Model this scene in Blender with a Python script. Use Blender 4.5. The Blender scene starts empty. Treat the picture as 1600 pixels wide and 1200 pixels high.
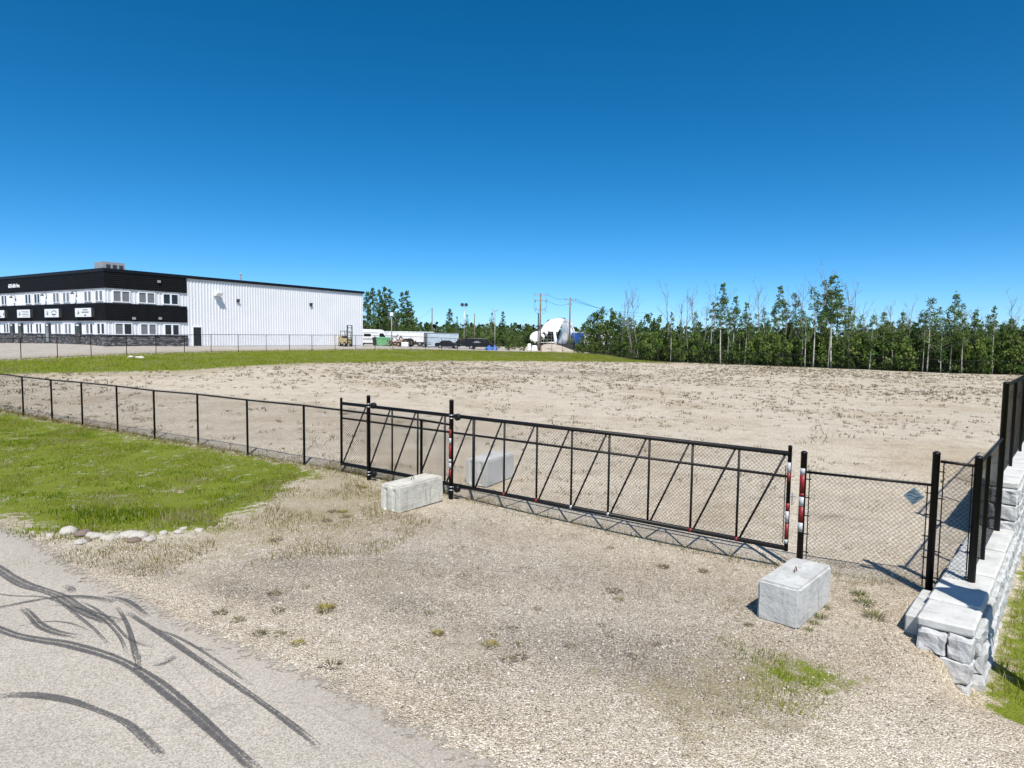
import bpy, bmesh, math, random
import numpy as np
from mathutils import Vector, Matrix, noise as mnoise

# ------------------------------------------------------------------ camera, sky, sun, exposure
SC = bpy.context.scene
COL = SC.collection
F, CAMH = 1020.0, 4.0                       # focal length in photograph pixels (1600 wide), camera height
PITCH, ROLL = math.atan(73 / 1020.0), math.atan(0.0122)
FW = np.array([0, math.cos(PITCH), -math.sin(PITCH)])
_r0 = np.array([1.0, 0, 0]); _u0 = np.cross(_r0, FW)
RT = math.cos(ROLL) * _r0 + math.sin(ROLL) * _u0
UP = -math.sin(ROLL) * _r0 + math.cos(ROLL) * _u0
cam = bpy.data.cameras.new('camera'); camo = bpy.data.objects.new('camera', cam); COL.objects.link(camo)
cam.sensor_fit = 'HORIZONTAL'; cam.sensor_width = 36.0; cam.lens = 36.0 * F / 1600
cam.clip_start = 0.1; cam.clip_end = 6000
camo.matrix_world = Matrix(((RT[0], UP[0], -FW[0], 0), (RT[1], UP[1], -FW[1], 0), (RT[2], UP[2], -FW[2], CAMH), (0, 0, 0, 1)))
SC.camera = camo
SUN_DIR = Vector((0.09, -0.66, 1.0)).normalized()     # towards the sun
world = bpy.data.worlds.new('World'); SC.world = world; world.use_nodes = True
wn = world.node_tree.nodes; wl = world.node_tree.links
bg = wn['Background']; sky = wn.new('ShaderNodeTexSky'); sky.sky_type = 'NISHITA'; sky.sun_disc = False
sky.sun_elevation = math.asin(SUN_DIR.z); sky.sun_rotation = math.atan2(SUN_DIR.x, SUN_DIR.y)
sky.altitude = 0; sky.air_density = 0.45; sky.dust_density = 0.5; sky.ozone_density = 3.0
hsv = wn.new('ShaderNodeHueSaturation'); hsv.inputs['Saturation'].default_value = 1.36; hsv.inputs['Hue'].default_value = .490
wl.new(sky.outputs[0], hsv.inputs['Color']); wl.new(hsv.outputs[0], bg.inputs[0]); bg.inputs[1].default_value = 0.145
sun = bpy.data.lights.new('sun', 'SUN'); suno = bpy.data.objects.new('sun', sun); COL.objects.link(suno)
sun.energy = 5.0; sun.angle = math.radians(0.53); sun.color = (1.0, 0.95, 0.88)
suno.rotation_euler = SUN_DIR.to_track_quat('Z', 'Y').to_euler(); suno.location = (10, -20, 40)
SC.view_settings.view_transform = 'Standard'; SC.view_settings.look = 'None'
SC.view_settings.exposure = 0.3; SC.view_settings.gamma = 1.0; SC.view_settings.use_curve_mapping = False

RNG = np.random.default_rng(7); random.seed(7)

# ------------------------------------------------------------------ pixel <-> place
EYE = np.array([0, 0, CAMH])
def ray(x, y): return (x - 800) / F * RT - (y - 600) / F * UP + FW
def onz(x, y, z=0.0):
    d = ray(x, y); return EYE + d * ((z - CAMH) / d[2])
def atY(x, y, Y):
    d = ray(x, y); return EYE + d * (Y / d[1])

# ------------------------------------------------------------------ terrain height
CTRL = []
def ct(px, py, Y): p = atY(px, py, Y); CTRL.append((p[0], p[1], p[2]))
def cw(x, y, z): CTRL.append((x, y, z))
for a in [(36, 649), (184, 678.5), (309, 696), (475, 726)]:
    p = onz(*a, 0.1); cw(p[0], p[1], 0.1)
cw(-4.3, 18.2, .1); cw(-1.5, 16.4, .0); cw(.9, 14.8, -.17); cw(3.4, 13.1, -.27); cw(5.33, 11.9, -.27); cw(7.06, 10.8, -.18); cw(4, 18, -.1)
cw(3.9, 9.2, -.25); cw(5.7, 8.9, -.38); cw(0, 9, -.14); cw(-3, 13, 0); cw(-7, 12.5, -.02); cw(-11, 14.5, 0); cw(-8.5, 16.5, -.12); cw(-15, 20, -.1)
cw(0, 3, -.1); cw(6, 5, -.5); cw(-8, 5, -.1); cw(-30, 22, 0); cw(-40, 12, 0)
cw(-33, 36, .25); cw(-12, 28, .2); cw(0, 26, .15); cw(9, 18, -.08); cw(12, 17.5, -.1)
cw(0, 49, .5); cw(17.7, 45, .12); cw(-8, 40, .62); cw(36, 48.5, 0.0); cw(20, 27, -.02); cw(-20, 40, .6); cw(45, 60, -.1)
for a in [(0, 584, 46), (150, 582, 48), (300, 578, 50), (430, 569, 57), (560, 566, 66), (700, 563.5, 78), (900, 564.5, 88), (1050, 567, 95)]: ct(*a)
FARF = [(-60, 566, 52), (33, 561, 55), (90, 558.6, 57), (142.6, 556.6, 59.2), (198, 556, 61.2), (244, 553, 63.3), (288.5, 551.6, 65.3), (330, 550.4, 67.8),
        (372.6, 549.4, 70.2), (416, 548.6, 72.4), (452.5, 548, 74.3), (487.6, 547.6, 76), (523.6, 547, 78), (556, 546.6, 80.5), (586, 546.4, 83), (614, 546.2, 86),
        (642, 546.6, 89), (665, 547, 92), (690, 547.3, 95), (715, 548, 98.5), (740, 548.5, 102), (760, 549, 105), (775, 549.6, 107.5), (795, 549.8, 110.5), (812, 550, 113), (830, 550, 115),
        (846, 550.3, 117), (862, 550.6, 118), (879, 550.8, 119), (897, 551, 120)]
for a in FARF[::3]: ct(*a)
BACKF = [(912, 552, 119), (930, 553.5, 117.5), (950, 555.5, 115), (968, 560, 109), (988, 563.5, 103), (1007, 564.5, 101)] + \
        [(1007 + (1640 - 1007) * k / 22, 0, 0) for k in range(1, 23)]
_bx = [1007, 1080, 1349, 1468, 1640]; _by = [564.5, 567, 577.5, 583, 587]; _bY = [101, 99.5, 96, 93, 89]
BACKF = [(px, np.interp(px, _bx, _by) if not py else py, np.interp(px, _bx, _bY) if not Y else Y) for px, py, Y in BACKF]
for a in BACKF[2::4]: ct(*a)
for a in [(167, 541, 67), (0, 536, 80), (567, 541.3, 99.5), (400, 541.3, 85)]: ct(*a)
cw(-95, 100, 2.4); cw(-95, 45, 1.2); cw(-90, 20, .3); cw(-60, 140, 2.2); cw(-15, 140, 1.9); cw(15, 150, 1.5); cw(60, 140, .2); cw(95, 140, -.2); cw(95, 80, -.4); cw(80, 40, -.5); cw(60, 10, -.8)
C = np.array(CTRL)
def _k(r2): return 0.5 * r2 * np.log(r2 + 1e-9)
_n = len(C)
_A = np.zeros((_n + 3, _n + 3))
_A[:_n, :_n] = _k(((C[:, None, :2] - C[None, :, :2]) ** 2).sum(-1)) + np.eye(_n) * 4.0
_A[:_n, _n] = 1; _A[:_n, _n + 1:] = C[:, :2]; _A[_n, :_n] = 1; _A[_n + 1:, :_n] = C[:, :2].T
_W = np.linalg.solve(_A, np.concatenate([C[:, 2], np.zeros(3)]))
WO = np.array([7.56, 10.44]); WD = np.array([.66, .75]); WD = WD / np.linalg.norm(WD); WN = np.array([WD[1], -WD[0]])   # retaining wall frame
def sst(a, b, x):
    t = np.clip((x - a) / (b - a), 0, 1); return t * t * (3 - 2 * t)
def height(x, y):
    x = np.atleast_1d(np.asarray(x, float)); y = np.atleast_1d(np.asarray(y, float))
    q = np.stack([np.clip(x, -95, 95), np.clip(y, 1, 148)], -1)
    out = np.empty(len(q))
    for i in range(0, len(q), 40000):
        b = q[i:i + 40000]
        out[i:i + 40000] = _k(((b[:, None, :] - C[None, :, :2]) ** 2).sum(-1)) @ _W[:_n] + _W[_n] + b @ _W[_n + 1:]
    s = (x - WO[0]) * WD[0] + (y - WO[1]) * WD[1]; l = (x - WO[0]) * WN[0] + (y - WO[1]) * WN[1]
    out -= .48 * sst(-.15, .22, l) * sst(-3.5, -2.45, s)
    out += .02 * np.sin(x * .9 + 1.3 * np.sin(y * .37)) * np.cos(y * .8 + x * .21)
    return out
def hz(x, y): return float(height(x, y)[0])
def ground(px, py, z0=0.0):
    z = z0
    for _ in range(12):
        p = onz(px, py, z); z = .5 * z + .5 * hz(p[0], p[1])
    return onz(px, py, z)

# ------------------------------------------------------------------ materials
def new_mat(name):
    m = bpy.data.materials.new(name); m.use_nodes = True
    return m, m.node_tree.nodes, m.node_tree.links, m.node_tree.nodes['Principled BSDF']
def ramp(n, stops):
    r = n.new('ShaderNodeValToRGB'); e = r.color_ramp.elements
    while len(e) < len(stops): e.new(0.5)
    for k, (p, c) in enumerate(stops): e[k].position = p; e[k].color = (*c, 1)
    return r
def texco(n): return n.new('ShaderNodeTexCoord').outputs['Object']
def noi(n, l, vec, scale, detail=3, rough=.55):
    t = n.new('ShaderNodeTexNoise'); t.inputs['Scale'].default_value = scale; t.inputs['Detail'].default_value = detail; t.inputs['Roughness'].default_value = rough
    l.new(vec, t.inputs['Vector']); return t.outputs['Fac']
def mixc(n, l, fac, a, b, mode='MIX'):
    m = n.new('ShaderNodeMix'); m.data_type = 'RGBA'; m.blend_type = mode
    for s, v in ((m.inputs[0], fac), (m.inputs[6], a), (m.inputs[7], b)):
        if hasattr(v, 'is_output'): l.new(v, s)
        elif isinstance(v, tuple): s.default_value = (*v, 1)
        else: s.default_value = v
    return m.outputs[2]
def mth(n, l, op, a, b=None, c=None, clamp=False):
    m = n.new('ShaderNodeMath'); m.operation = op; m.use_clamp = clamp
    for k, v in enumerate((a, b, c)):
        if v is None: continue
        if hasattr(v, 'is_output'): l.new(v, m.inputs[k])
        else: m.inputs[k].default_value = v
    return m.outputs[0]
def attr(n, name):
    a = n.new('ShaderNodeAttribute'); a.attribute_name = name; return a.outputs['Fac']
def bump(n, l, h, bsdf, strength=.5, dist=.02):
    b = n.new('ShaderNodeBump'); b.inputs['Strength'].default_value = strength; b.inputs['Distance'].default_value = dist
    l.new(h, b.inputs['Height']); l.new(b.outputs[0], bsdf.inputs['Normal'])
def plain(name, col, rough=.6, metal=0.0, var=.18, scale=3.0, bmp=0.0, bscale=40.0, spec=.5):
    m, n, l, b = new_mat(name)
    v = texco(n); f = noi(n, l, v, scale, 4)
    a = tuple(max(0, c * (1 - var)) for c in col); d = tuple(min(1, c * (1 + var)) for c in col)
    r = ramp(n, [(.3, a), (.7, d)]); l.new(f, r.inputs[0]); l.new(r.outputs[0], b.inputs['Base Color'])
    b.inputs['Roughness'].default_value = rough; b.inputs['Metallic'].default_value = metal; b.inputs['Specular IOR Level'].default_value = spec
    if bmp: bump(n, l, noi(n, l, v, bscale, 3), b, bmp, .01)
    return m
M = {}
M['black'] = plain('black_vinyl_metal', (.005, .0052, .006), .5, 0, .35, 6, 0, 40, .3)
M['black2'] = plain('black_wire', (.006, .006, .007), .6, 0, .2, 6, 0, 40, .2)
M['galv'] = plain('galvanised_steel', (.42, .43, .44), .4, .7, .2, 20)
M['red'] = plain('red_reflective_tape', (.20, .010, .012), .5, 0, .3, 30)
M['whitetape'] = plain('white_reflective_tape', (.45, .47, .49), .5, 0, .2, 30)
M['siding'] = plain('white_metal_siding', (.70, .715, .74), .45, 0, .03, .4)
M['trim'] = plain('white_trim', (.80, .81, .83), .45, 0, .03, 2)
M['blacksiding'] = plain('black_siding', (.006, .0062, .007), .7, 0, .3, 1.5, 0, 40, .2)
M['fascia'] = plain('black_fascia', (.005, .006, .009), .5, 0, .2, 2, 0, 40, .3)
M['roofing'] = plain('roof_membrane', (.12, .12, .12), .8, 0, .2, 1)
M['door'] = plain('dark_door_paint', (.016, .02, .02), .35, 0, .2, 2)
M['hvac'] = plain('grey_unit_metal', (.33, .34, .36), .5, .2, .12, 3)
M['wood'] = plain('weathered_pole_wood', (.16, .13, .105), .9, 0, .3, 4, .3, 30)
M['woodpale'] = plain('pale_pole_wood', (.3, .27, .23), .9, 0, .25, 4, .3, 30)
M['bark'] = plain('pale_aspen_bark', (.38, .37, .325), .9, 0, .45, 2.5, .3, 14)
M['darkbark'] = plain('dark_bark', (.10, .085, .07), .95, 0, .35, 2.5, .3, 14)
M['deadwood'] = plain('grey_dead_wood', (.20, .18, .165), .95, 0, .3, 3)
M['tarp'] = plain('white_tarp', (.80, .81, .82), .6, 0, .06, .7, .25, 1.4)
M['whitepaint'] = plain('white_vehicle_paint', (.72, .73, .74), .35, 0, .05, 1)
M['blackpaint'] = plain('black_car_paint', (.008, .008, .01), .22, 0, .2, 1)
M['bluepaint'] = plain('blue_trailer_paint', (.02, .08, .38), .4, 0, .1, 1)
M['container'] = plain('blue_grey_container', (.46, .55, .61), .5, .1, .12, 1)
M['containerdark'] = plain('grey_container_door', (.20, .215, .24), .55, .1, .2, 1.5)
M['green'] = plain('pale_green_bin', (.16, .40, .20), .5, 0, .15, 2)
M['rust'] = plain('rusty_steel', (.15, .075, .045), .8, .2, .5, 4)
M['tan'] = plain('tan_machine_paint', (.38, .27, .16), .6, 0, .3, 3)
M['yellow'] = plain('yellow_machine_paint', (.42, .35, .18), .5, 0, .15, 3)
M['darkgrey'] = plain('dark_grey_steel', (.05, .052, .056), .5, .2, .3, 4)
M['tyre'] = plain('tyre_rubber', (.018, .018, .018), .85, 0, .2, 6)
M['blind'] = plain('grey_window_blind', (.17, .175, .185), .25, 0, .12, 2)
M['lampglass'] = plain('lamp_lens', (.6, .62, .64), .2, 0, .05, 3)
M['bluetarp'] = plain('blue_tarp', (.05, .14, .42), .5, 0, .2, 3)
M['print'] = plain('grey_sign_print', (.10, .11, .13), .6, 0, .2, 8)
M['printred'] = plain('red_sign_print', (.38, .05, .06), .6, 0, .1, 8)
M['printblue'] = plain('blue_sign_print', (.04, .10, .30), .6, 0, .1, 8)
M['signpanel'] = plain('white_sign_panel', (.76, .78, .79), .4, 0, .04, 3)
M['bluesign'] = plain('dull_blue_sign', (.12, .19, .245), .5, .1, .2, 8)
M['bluesignmark'] = plain('dark_sign_mark', (.025, .035, .05), .5, 0, .2, 8)
def glass_mat(name, col):
    m, n, l, b = new_mat(name)
    f = noi(n, l, texco(n), .8, 2); r = ramp(n, [(.3, tuple(c * .6 for c in col)), (.7, tuple(c * 1.4 for c in col))]); l.new(f, r.inputs[0])
    l.new(r.outputs[0], b.inputs['Base Color']); b.inputs['Roughness'].default_value = .06; b.inputs['Specular IOR Level'].default_value = .6
    return m
M['glass'] = glass_mat('dark_window_glass', (.010, .012, .015))
M['glasslight'] = glass_mat('pale_door_glass', (.16, .20, .20))

def concrete_mat(name, col, stain_shade, bumps=.5, sc=2.2):
    m, n, l, b = new_mat(name); v = texco(n)
    r = ramp(n, [(.28, tuple(c * .74 for c in col)), (.5, col), (.75, tuple(min(.9, c * 1.13) for c in col))]); l.new(noi(n, l, v, sc, 6, .62), r.inputs[0])
    mp = n.new('ShaderNodeMapping'); mp.inputs['Scale'].default_value = (5, 5, .7); l.new(v, mp.inputs['Vector'])
    st = ramp(n, [(.56, (0, 0, 0)), (.72, (1, 1, 1))]); l.new(noi(n, l, mp.outputs[0], 1.6, 4), st.inputs[0])
    c = mixc(n, l, mth(n, l, 'MULTIPLY', st.outputs[0], .65), r.outputs[0], stain_shade)
    pit = ramp(n, [(.0, (.45, .45, .45)), (.09, (1, 1, 1))]); vo = n.new('ShaderNodeTexVoronoi'); vo.inputs['Scale'].default_value = 17; l.new(v, vo.inputs['Vector']); l.new(vo.outputs['Distance'], pit.inputs[0])
    c = mixc(n, l, .7, c, pit.outputs[0], 'MULTIPLY')
    l.new(c, b.inputs['Base Color']); b.inputs['Roughness'].default_value = .9; b.inputs['Specular IOR Level'].default_value = .25
    h = mth(n, l, 'ADD', noi(n, l, v, 9, 5, .6), mth(n, l, 'MULTIPLY', noi(n, l, v, 70, 2), .4))
    bump(n, l, h, b, bumps, .02)
    return m
M['conc'] = concrete_mat('grey_cast_concrete', (.50, .505, .485), (.27, .27, .25), .8)
M['conc_y'] = concrete_mat('weathered_cream_concrete', (.54, .53, .465), (.24, .22, .165), 1.0)
M['splitstone'] = concrete_mat('pale_split_stone', (.47, .475, .475), (.30, .295, .28), 1.0, 4)
M['capstone'] = concrete_mat('smooth_cap_stone', (.52, .52, .495), (.38, .37, .34), .35, 3)
M['rock'] = concrete_mat('white_field_rock', (.50, .475, .42), (.33, .29, .23), .8, 5)
M['brownrock'] = concrete_mat('brown_field_rock', (.20, .155, .13), (.12, .10, .09), .6, 5)
def ledge_mat():
    m, n, l, b = new_mat('dark_ledgestone'); v = texco(n)
    mp = n.new('ShaderNodeMapping'); mp.inputs['Scale'].default_value = (3.2, 3.2, 9); l.new(v, mp.inputs['Vector'])
    vo = n.new('ShaderNodeTexVoronoi'); vo.inputs['Scale'].default_value = 1; l.new(mp.outputs[0], vo.inputs['Vector'])
    sep = n.new('ShaderNodeSeparateColor'); l.new(vo.outputs['Color'], sep.inputs[0])
    r = ramp(n, [(.1, (.03, .03, .034)), (.5, (.075, .075, .082)), (.8, (.13, .125, .13)), (1, (.27, .26, .26))]); l.new(sep.outputs[0], r.inputs[0])
    l.new(r.outputs[0], b.inputs['Base Color']); b.inputs['Roughness'].default_value = .85
    bump(n, l, vo.outputs['Distance'], b, .9, .05)
    return m
M['ledge'] = ledge_mat()

def tinted(name, cols, rough=.7, transl=.25, big=None):
    """foliage: colour from the per-face 'tint' attribute and a little per-object variation"""
    m, n, l, b = new_mat(name)
    r = ramp(n, [(k / (len(cols) - 1), c) for k, c in enumerate(cols)])
    oi = n.new('ShaderNodeObjectInfo')
    f = mth(n, l, 'ADD', attr(n, 'tint'), mth(n, l, 'MULTIPLY_ADD', oi.outputs['Random'], .3, -.15), clamp=True)
    if big:
        g = n.new('ShaderNodeNewGeometry')
        f = mth(n, l, 'ADD', f, mth(n, l, 'MULTIPLY_ADD', noi(n, l, g.outputs['Position'], big[0], 3), big[1], -.5 * big[1]), clamp=True)
    l.new(f, r.inputs[0]); l.new(r.outputs[0], b.inputs['Base Color'])
    b.inputs['Roughness'].default_value = rough; b.inputs['Specular IOR Level'].default_value = .2
    t = n.new('ShaderNodeBsdfTranslucent'); l.new(r.outputs[0], t.inputs[0])
    mx = n.new('ShaderNodeMixShader'); mx.inputs[0].default_value = transl
    l.new(b.outputs[0], mx.inputs[1]); l.new(t.outputs[0], mx.inputs[2]); l.new(mx.outputs[0], n['Material Output'].inputs[0])
    return m
M['leafaspen'] = tinted('aspen_leaves', [(.04, .08, .02), (.085, .15, .032), (.14, .21, .055), (.19, .25, .095)])
M['leafdark'] = tinted('dark_leaves', [(.028, .064, .017), (.058, .118, .025), (.10, .17, .038), (.15, .22, .06)])
M['leafshrub'] = tinted('shrub_leaves', [(.03, .068, .015), (.075, .135, .024), (.13, .195, .04), (.19, .23, .07)])
M['leaffar'] = tinted('far_forest_leaves', [(.012, .03, .012), (.022, .05, .017), (.035, .07, .024)])
M['grass'] = tinted('green_grass', [(.08, .15, .010), (.145, .225, .008), (.21, .265, .010), (.265, .28, .02), (.28, .275, .09), (.38, .34, .20)], .75, .4, (.6, 1.5))
M['drygrass'] = tinted('dry_grass', [(.10, .11, .03), (.20, .17, .055), (.30, .245, .10), (.36, .30, .17)], .8, .25)
M['weed'] = tinted('brown_weeds', [(.06, .05, .032), (.11, .092, .052), (.17, .148, .075), (.22, .2, .105)], .85, .15)
M['tuftyellow'] = tinted('yellow_green_tuft', [(.17, .16, .04), (.28, .24, .06), (.36, .29, .11)], .8, .3)
M['tuftgreen'] = tinted('green_tuft', [(.08, .11, .03), (.15, .17, .05), (.25, .23, .11)], .8, .3)
M['pebble'] = tinted('gravel_pebbles', [(.20, .17, .14), (.36, .31, .25), (.50, .45, .38), (.62, .58, .53), (.30, .24, .18)], .85, 0.0)

def ground_mat():
    m, n, l, b = new_mat('ground_surface'); v = texco(n)
    def cells(scale):
        vo = n.new('ShaderNodeTexVoronoi'); vo.inputs['Scale'].default_value = scale; l.new(v, vo.inputs['Vector'])
        s = n.new('ShaderNodeSeparateColor'); l.new(vo.outputs['Color'], s.inputs[0]); return vo.outputs['Distance'], s.outputs[0]
    d1, c1 = cells(42); d2, c2 = cells(85)
    peb = [(.0, (.16, .132, .10)), (.18, (.39, .335, .255)), (.5, (.56, .49, .385)), (.8, (.70, .63, .515)), (1, (.88, .83, .73))]
    r1 = ramp(n, peb); l.new(c1, r1.inputs[0]); r2 = ramp(n, [(p, tuple(c * .95 for c in q)) for p, q in peb]); l.new(c2, r2.inputs[0])
    gcol = mixc(n, l, mth(n, l, 'GREATER_THAN', noi(n, l, v, 14, 2), .5), r1.outputs[0], r2.outputs[0])
    gap = ramp(n, [(.50, (0, 0, 0)), (.66, (1, 1, 1))]); l.new(d1, gap.inputs[0])
    gcol = mixc(n, l, mth(n, l, 'MULTIPLY', gap.outputs[0], mth(n, l, 'MULTIPLY_ADD', attr(n, 'stain_shade'), 1.0, .28, clamp=True)), gcol, (.13, .112, .092))
    n1 = noi(n, l, v, .16, 5, .6); n2 = noi(n, l, v, 1.1, 5, .65); n3 = noi(n, l, v, 5, 4)
    rr = ramp(n, [(.3, (.80, .785, .74)), (.5, (1, 1, 1)), (.7, (1.08, 1.07, 1.04))]); l.new(n2, rr.inputs[0])
    gcol = mixc(n, l, 1.0, gcol, rr.outputs[0], 'MULTIPLY')
    rb = ramp(n, [(.36, (.86, .82, .77)), (.52, (1, 1, 1))]); l.new(n1, rb.inputs[0])
    gcol = mixc(n, l, 1.0, gcol, rb.outputs[0], 'MULTIPLY')
    mp = n.new('ShaderNodeMapping'); mp.inputs['Rotation'].default_value = (0, 0, .58); mp.inputs['Scale'].default_value = (.05, .62, 1); l.new(v, mp.inputs['Vector'])
    ln = ramp(n, [(.36, (.84, .815, .78)), (.5, (1, 1, 1)), (.66, (1.06, 1.055, 1.04))]); l.new(noi(n, l, mp.outputs[0], 1.0, 4, .6), ln.inputs[0])
    gcol = mixc(n, l, .4, gcol, ln.outputs[0], 'MULTIPLY')
    # fines: sandy patches between stones
    fin = ramp(n, [(.55, (0, 0, 0)), (.68, (1, 1, 1))]); l.new(noi(n, l, v, .8, 5, .6), fin.inputs[0])
    gcol = mixc(n, l, mth(n, l, 'MULTIPLY', fin.outputs[0], .45), gcol, (.48, .42, .325))
    nz = mth(n, l, 'SUBTRACT', mth(n, l, 'ADD', mth(n, l, 'MULTIPLY', n2, .55), mth(n, l, 'MULTIPLY', n3, .45)), .5)
    def edge(name, gain=1.6, soft=.12):
        f = mth(n, l, 'ADD', attr(n, name), mth(n, l, 'MULTIPLY', nz, gain))
        return mth(n, l, 'SMOOTH_MIN', mth(n, l, 'MAXIMUM', mth(n, l, 'MULTIPLY_ADD', mth(n, l, 'SUBTRACT', f, .5), 1 / soft, .5), 0.0), 1.0, .1)
    stn = mth(n, l, 'MULTIPLY', edge('stain_shade', 1.9, .75), .6)
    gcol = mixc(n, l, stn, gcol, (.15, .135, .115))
    ap = ramp(n, [(.3, (.36, .33, .285)), (.7, (.46, .425, .375))]); l.new(n2, ap.inputs[0])
    col = mixc(n, l, edge('apron', .5), gcol, ap.outputs[0])
    dr = ramp(n, [(.3, (.17, .15, .085)), (.55, (.27, .225, .12)), (.8, (.36, .31, .20))]); l.new(n3, dr.inputs[0])
    col = mixc(n, l, mth(n, l, 'MULTIPLY', edge('dry', 3.0, .5), .6), col, dr.outputs[0])
    gr = ramp(n, [(.25, (.07, .11, .012)), (.42, (.12, .165, .012)), (.58, (.17, .20, .025)), (.72, (.25, .24, .11)), (.84, (.38, .345, .25))])
    l.new(mth(n, l, 'ADD', mth(n, l, 'MULTIPLY', n2, .45), mth(n, l, 'ADD', mth(n, l, 'MULTIPLY', noi(n, l, v, 9, 5, .75), .35), mth(n, l, 'MULTIPLY', noi(n, l, v, 38, 4, .8), .22))), gr.inputs[0])
    col = mixc(n, l, edge('grass', 2.3, .3), col, gr.outputs[0])
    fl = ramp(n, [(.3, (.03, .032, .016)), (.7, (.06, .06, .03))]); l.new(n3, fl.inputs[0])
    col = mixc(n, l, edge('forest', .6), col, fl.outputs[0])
    l.new(col, b.inputs['Base Color']); b.inputs['Roughness'].default_value = .95; b.inputs['Specular IOR Level'].default_value = .15
    hgt = mth(n, l, 'ADD', mth(n, l, 'MULTIPLY', d1, -1.0), mth(n, l, 'MULTIPLY', noi(n, l, v, 45, 3), .8))
    bump(n, l, hgt, b, .9, .022)
    return m
M['ground'] = ground_mat()

# ------------------------------------------------------------------ mesh building
class MB:
    def __init__(s): s.v = []; s.f = []; s.n = 0; s.mi = []
    def add(s, V, Fc, mi=0):
        o = s.n; s.v.extend([tuple(map(float, p)) for p in V]); s.n += len(V)
        s.f.extend([tuple(i + o for i in f) for f in Fc]); s.mi.extend([mi] * len(Fc)); return s
    def hexa(s, P, mi=0):   # 8 points: bottom 4 ccw, top 4 ccw
        return s.add(P, [(3, 2, 1, 0), (4, 5, 6, 7), (0, 1, 5, 4), (1, 2, 6, 5), (2, 3, 7, 6), (3, 0, 4, 7)], mi)
    def box(s, x0, x1, y0, y1, z0, z1, mi=0):
        return s.hexa([(x0, y0, z0), (x1, y0, z0), (x1, y1, z0), (x0, y1, z0), (x0, y0, z1), (x1, y0, z1), (x1, y1, z1), (x0, y1, z1)], mi)
    def tube(s, pts, rad, k=8, cap=True, mi=0):
        pts = [Vector(p) for p in pts]; m = len(pts)
        if not hasattr(rad, '__len__'): rad = [rad] * m
        V = []; Fc = []; ref = None
        for i, p in enumerate(pts):
            d = (pts[min(i + 1, m - 1)] - pts[max(i - 1, 0)]).normalized()
            if ref is None: ref = Vector((0, 0, 1)) if abs(d.z) < .9 else Vector((1, 0, 0))
            a = d.cross(ref).normalized(); b = d.cross(a)
            for j in range(k):
                t = 2 * math.pi * j / k; V.append(p + (a * math.cos(t) + b * math.sin(t)) * rad[i])
        for i in range(m - 1):
            for j in range(k):
                a0 = i * k + j; a1 = i * k + (j + 1) % k; Fc.append((a0, a1, a1 + k, a0 + k))
        if cap: Fc.append(tuple(range(k))); Fc.append(tuple((m - 1) * k + j for j in range(k - 1, -1, -1)))
        return s.add(V, Fc, mi)
    def prism(s, poly, axis_a, axis_b, axis_c, org, depth, mi=0):   # extrude 2D poly (a,b) along c
        A, B, Cc, O = Vector(axis_a), Vector(axis_b), Vector(axis_c), Vector(org); m = len(poly)
        V = [O + A * p[0] + B * p[1] for p in poly] + [O + A * p[0] + B * p[1] + Cc * depth for p in poly]
        Fc = [tuple(range(m - 1, -1, -1)), tuple(range(m, 2 * m))] + [(i, (i + 1) % m, (i + 1) % m + m, i + m) for i in range(m)]
        return s.add(V, Fc, mi)
    def mesh(s, name, mats, off=(0, 0, 0), smooth=False):
        me = bpy.data.meshes.new(name)
        v = np.array(s.v, float) - np.array(off)
        me.from_pydata(v.tolist(), [], s.f)
        for mt in (mats if isinstance(mats, (list, tuple)) else [mats]): me.materials.append(mt)
        if any(s.mi): me.polygons.foreach_set('material_index', s.mi)
        if smooth: me.polygons.foreach_set('use_smooth', [True] * len(me.polygons))
        bm = bmesh.new(); bm.from_mesh(me); bmesh.ops.recalc_face_normals(bm, faces=bm.faces); bm.to_mesh(me); bm.free()
        return me
    def build(s, name, mats, parent=None, world=False, smooth=False, bevel=0.0):
        off = (0, 0, 0)
        if world and parent is not None:
            p = parent; off = Vector((0, 0, 0))
            while p is not None: off = off + p.location; p = p.parent
        me = s.mesh(name, mats, off, smooth)
        if bevel: bevel_mesh(me, bevel)
        return link(name, me, parent)
def bevel_mesh(me, w, seg=2):
    bm = bmesh.new(); bm.from_mesh(me)
    bmesh.ops.bevel(bm, geom=list(bm.edges), offset=w, segments=seg, affect='EDGES', profile=.5)
    bm.to_mesh(me); bm.free()
def link(name, me, parent=None, loc=None):
    o = bpy.data.objects.new(name, me); COL.objects.link(o)
    if parent is not None: o.parent = parent
    if loc is not None: o.location = loc
    return o
def tag(o, label=None, cat=None, group=None, kind=None):
    if label: o['label'] = label
    if cat: o['category'] = cat
    if group: o['group'] = group
    if kind: o['kind'] = kind
    return o
def thing(name, loc, label, cat, group=None, rz=0.0):
    o = bpy.data.objects.new(name, None); COL.objects.link(o); o.location = loc; o.rotation_euler = (0, 0, rz); o.empty_display_size = .2
    return tag(o, label, cat, group)
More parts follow.
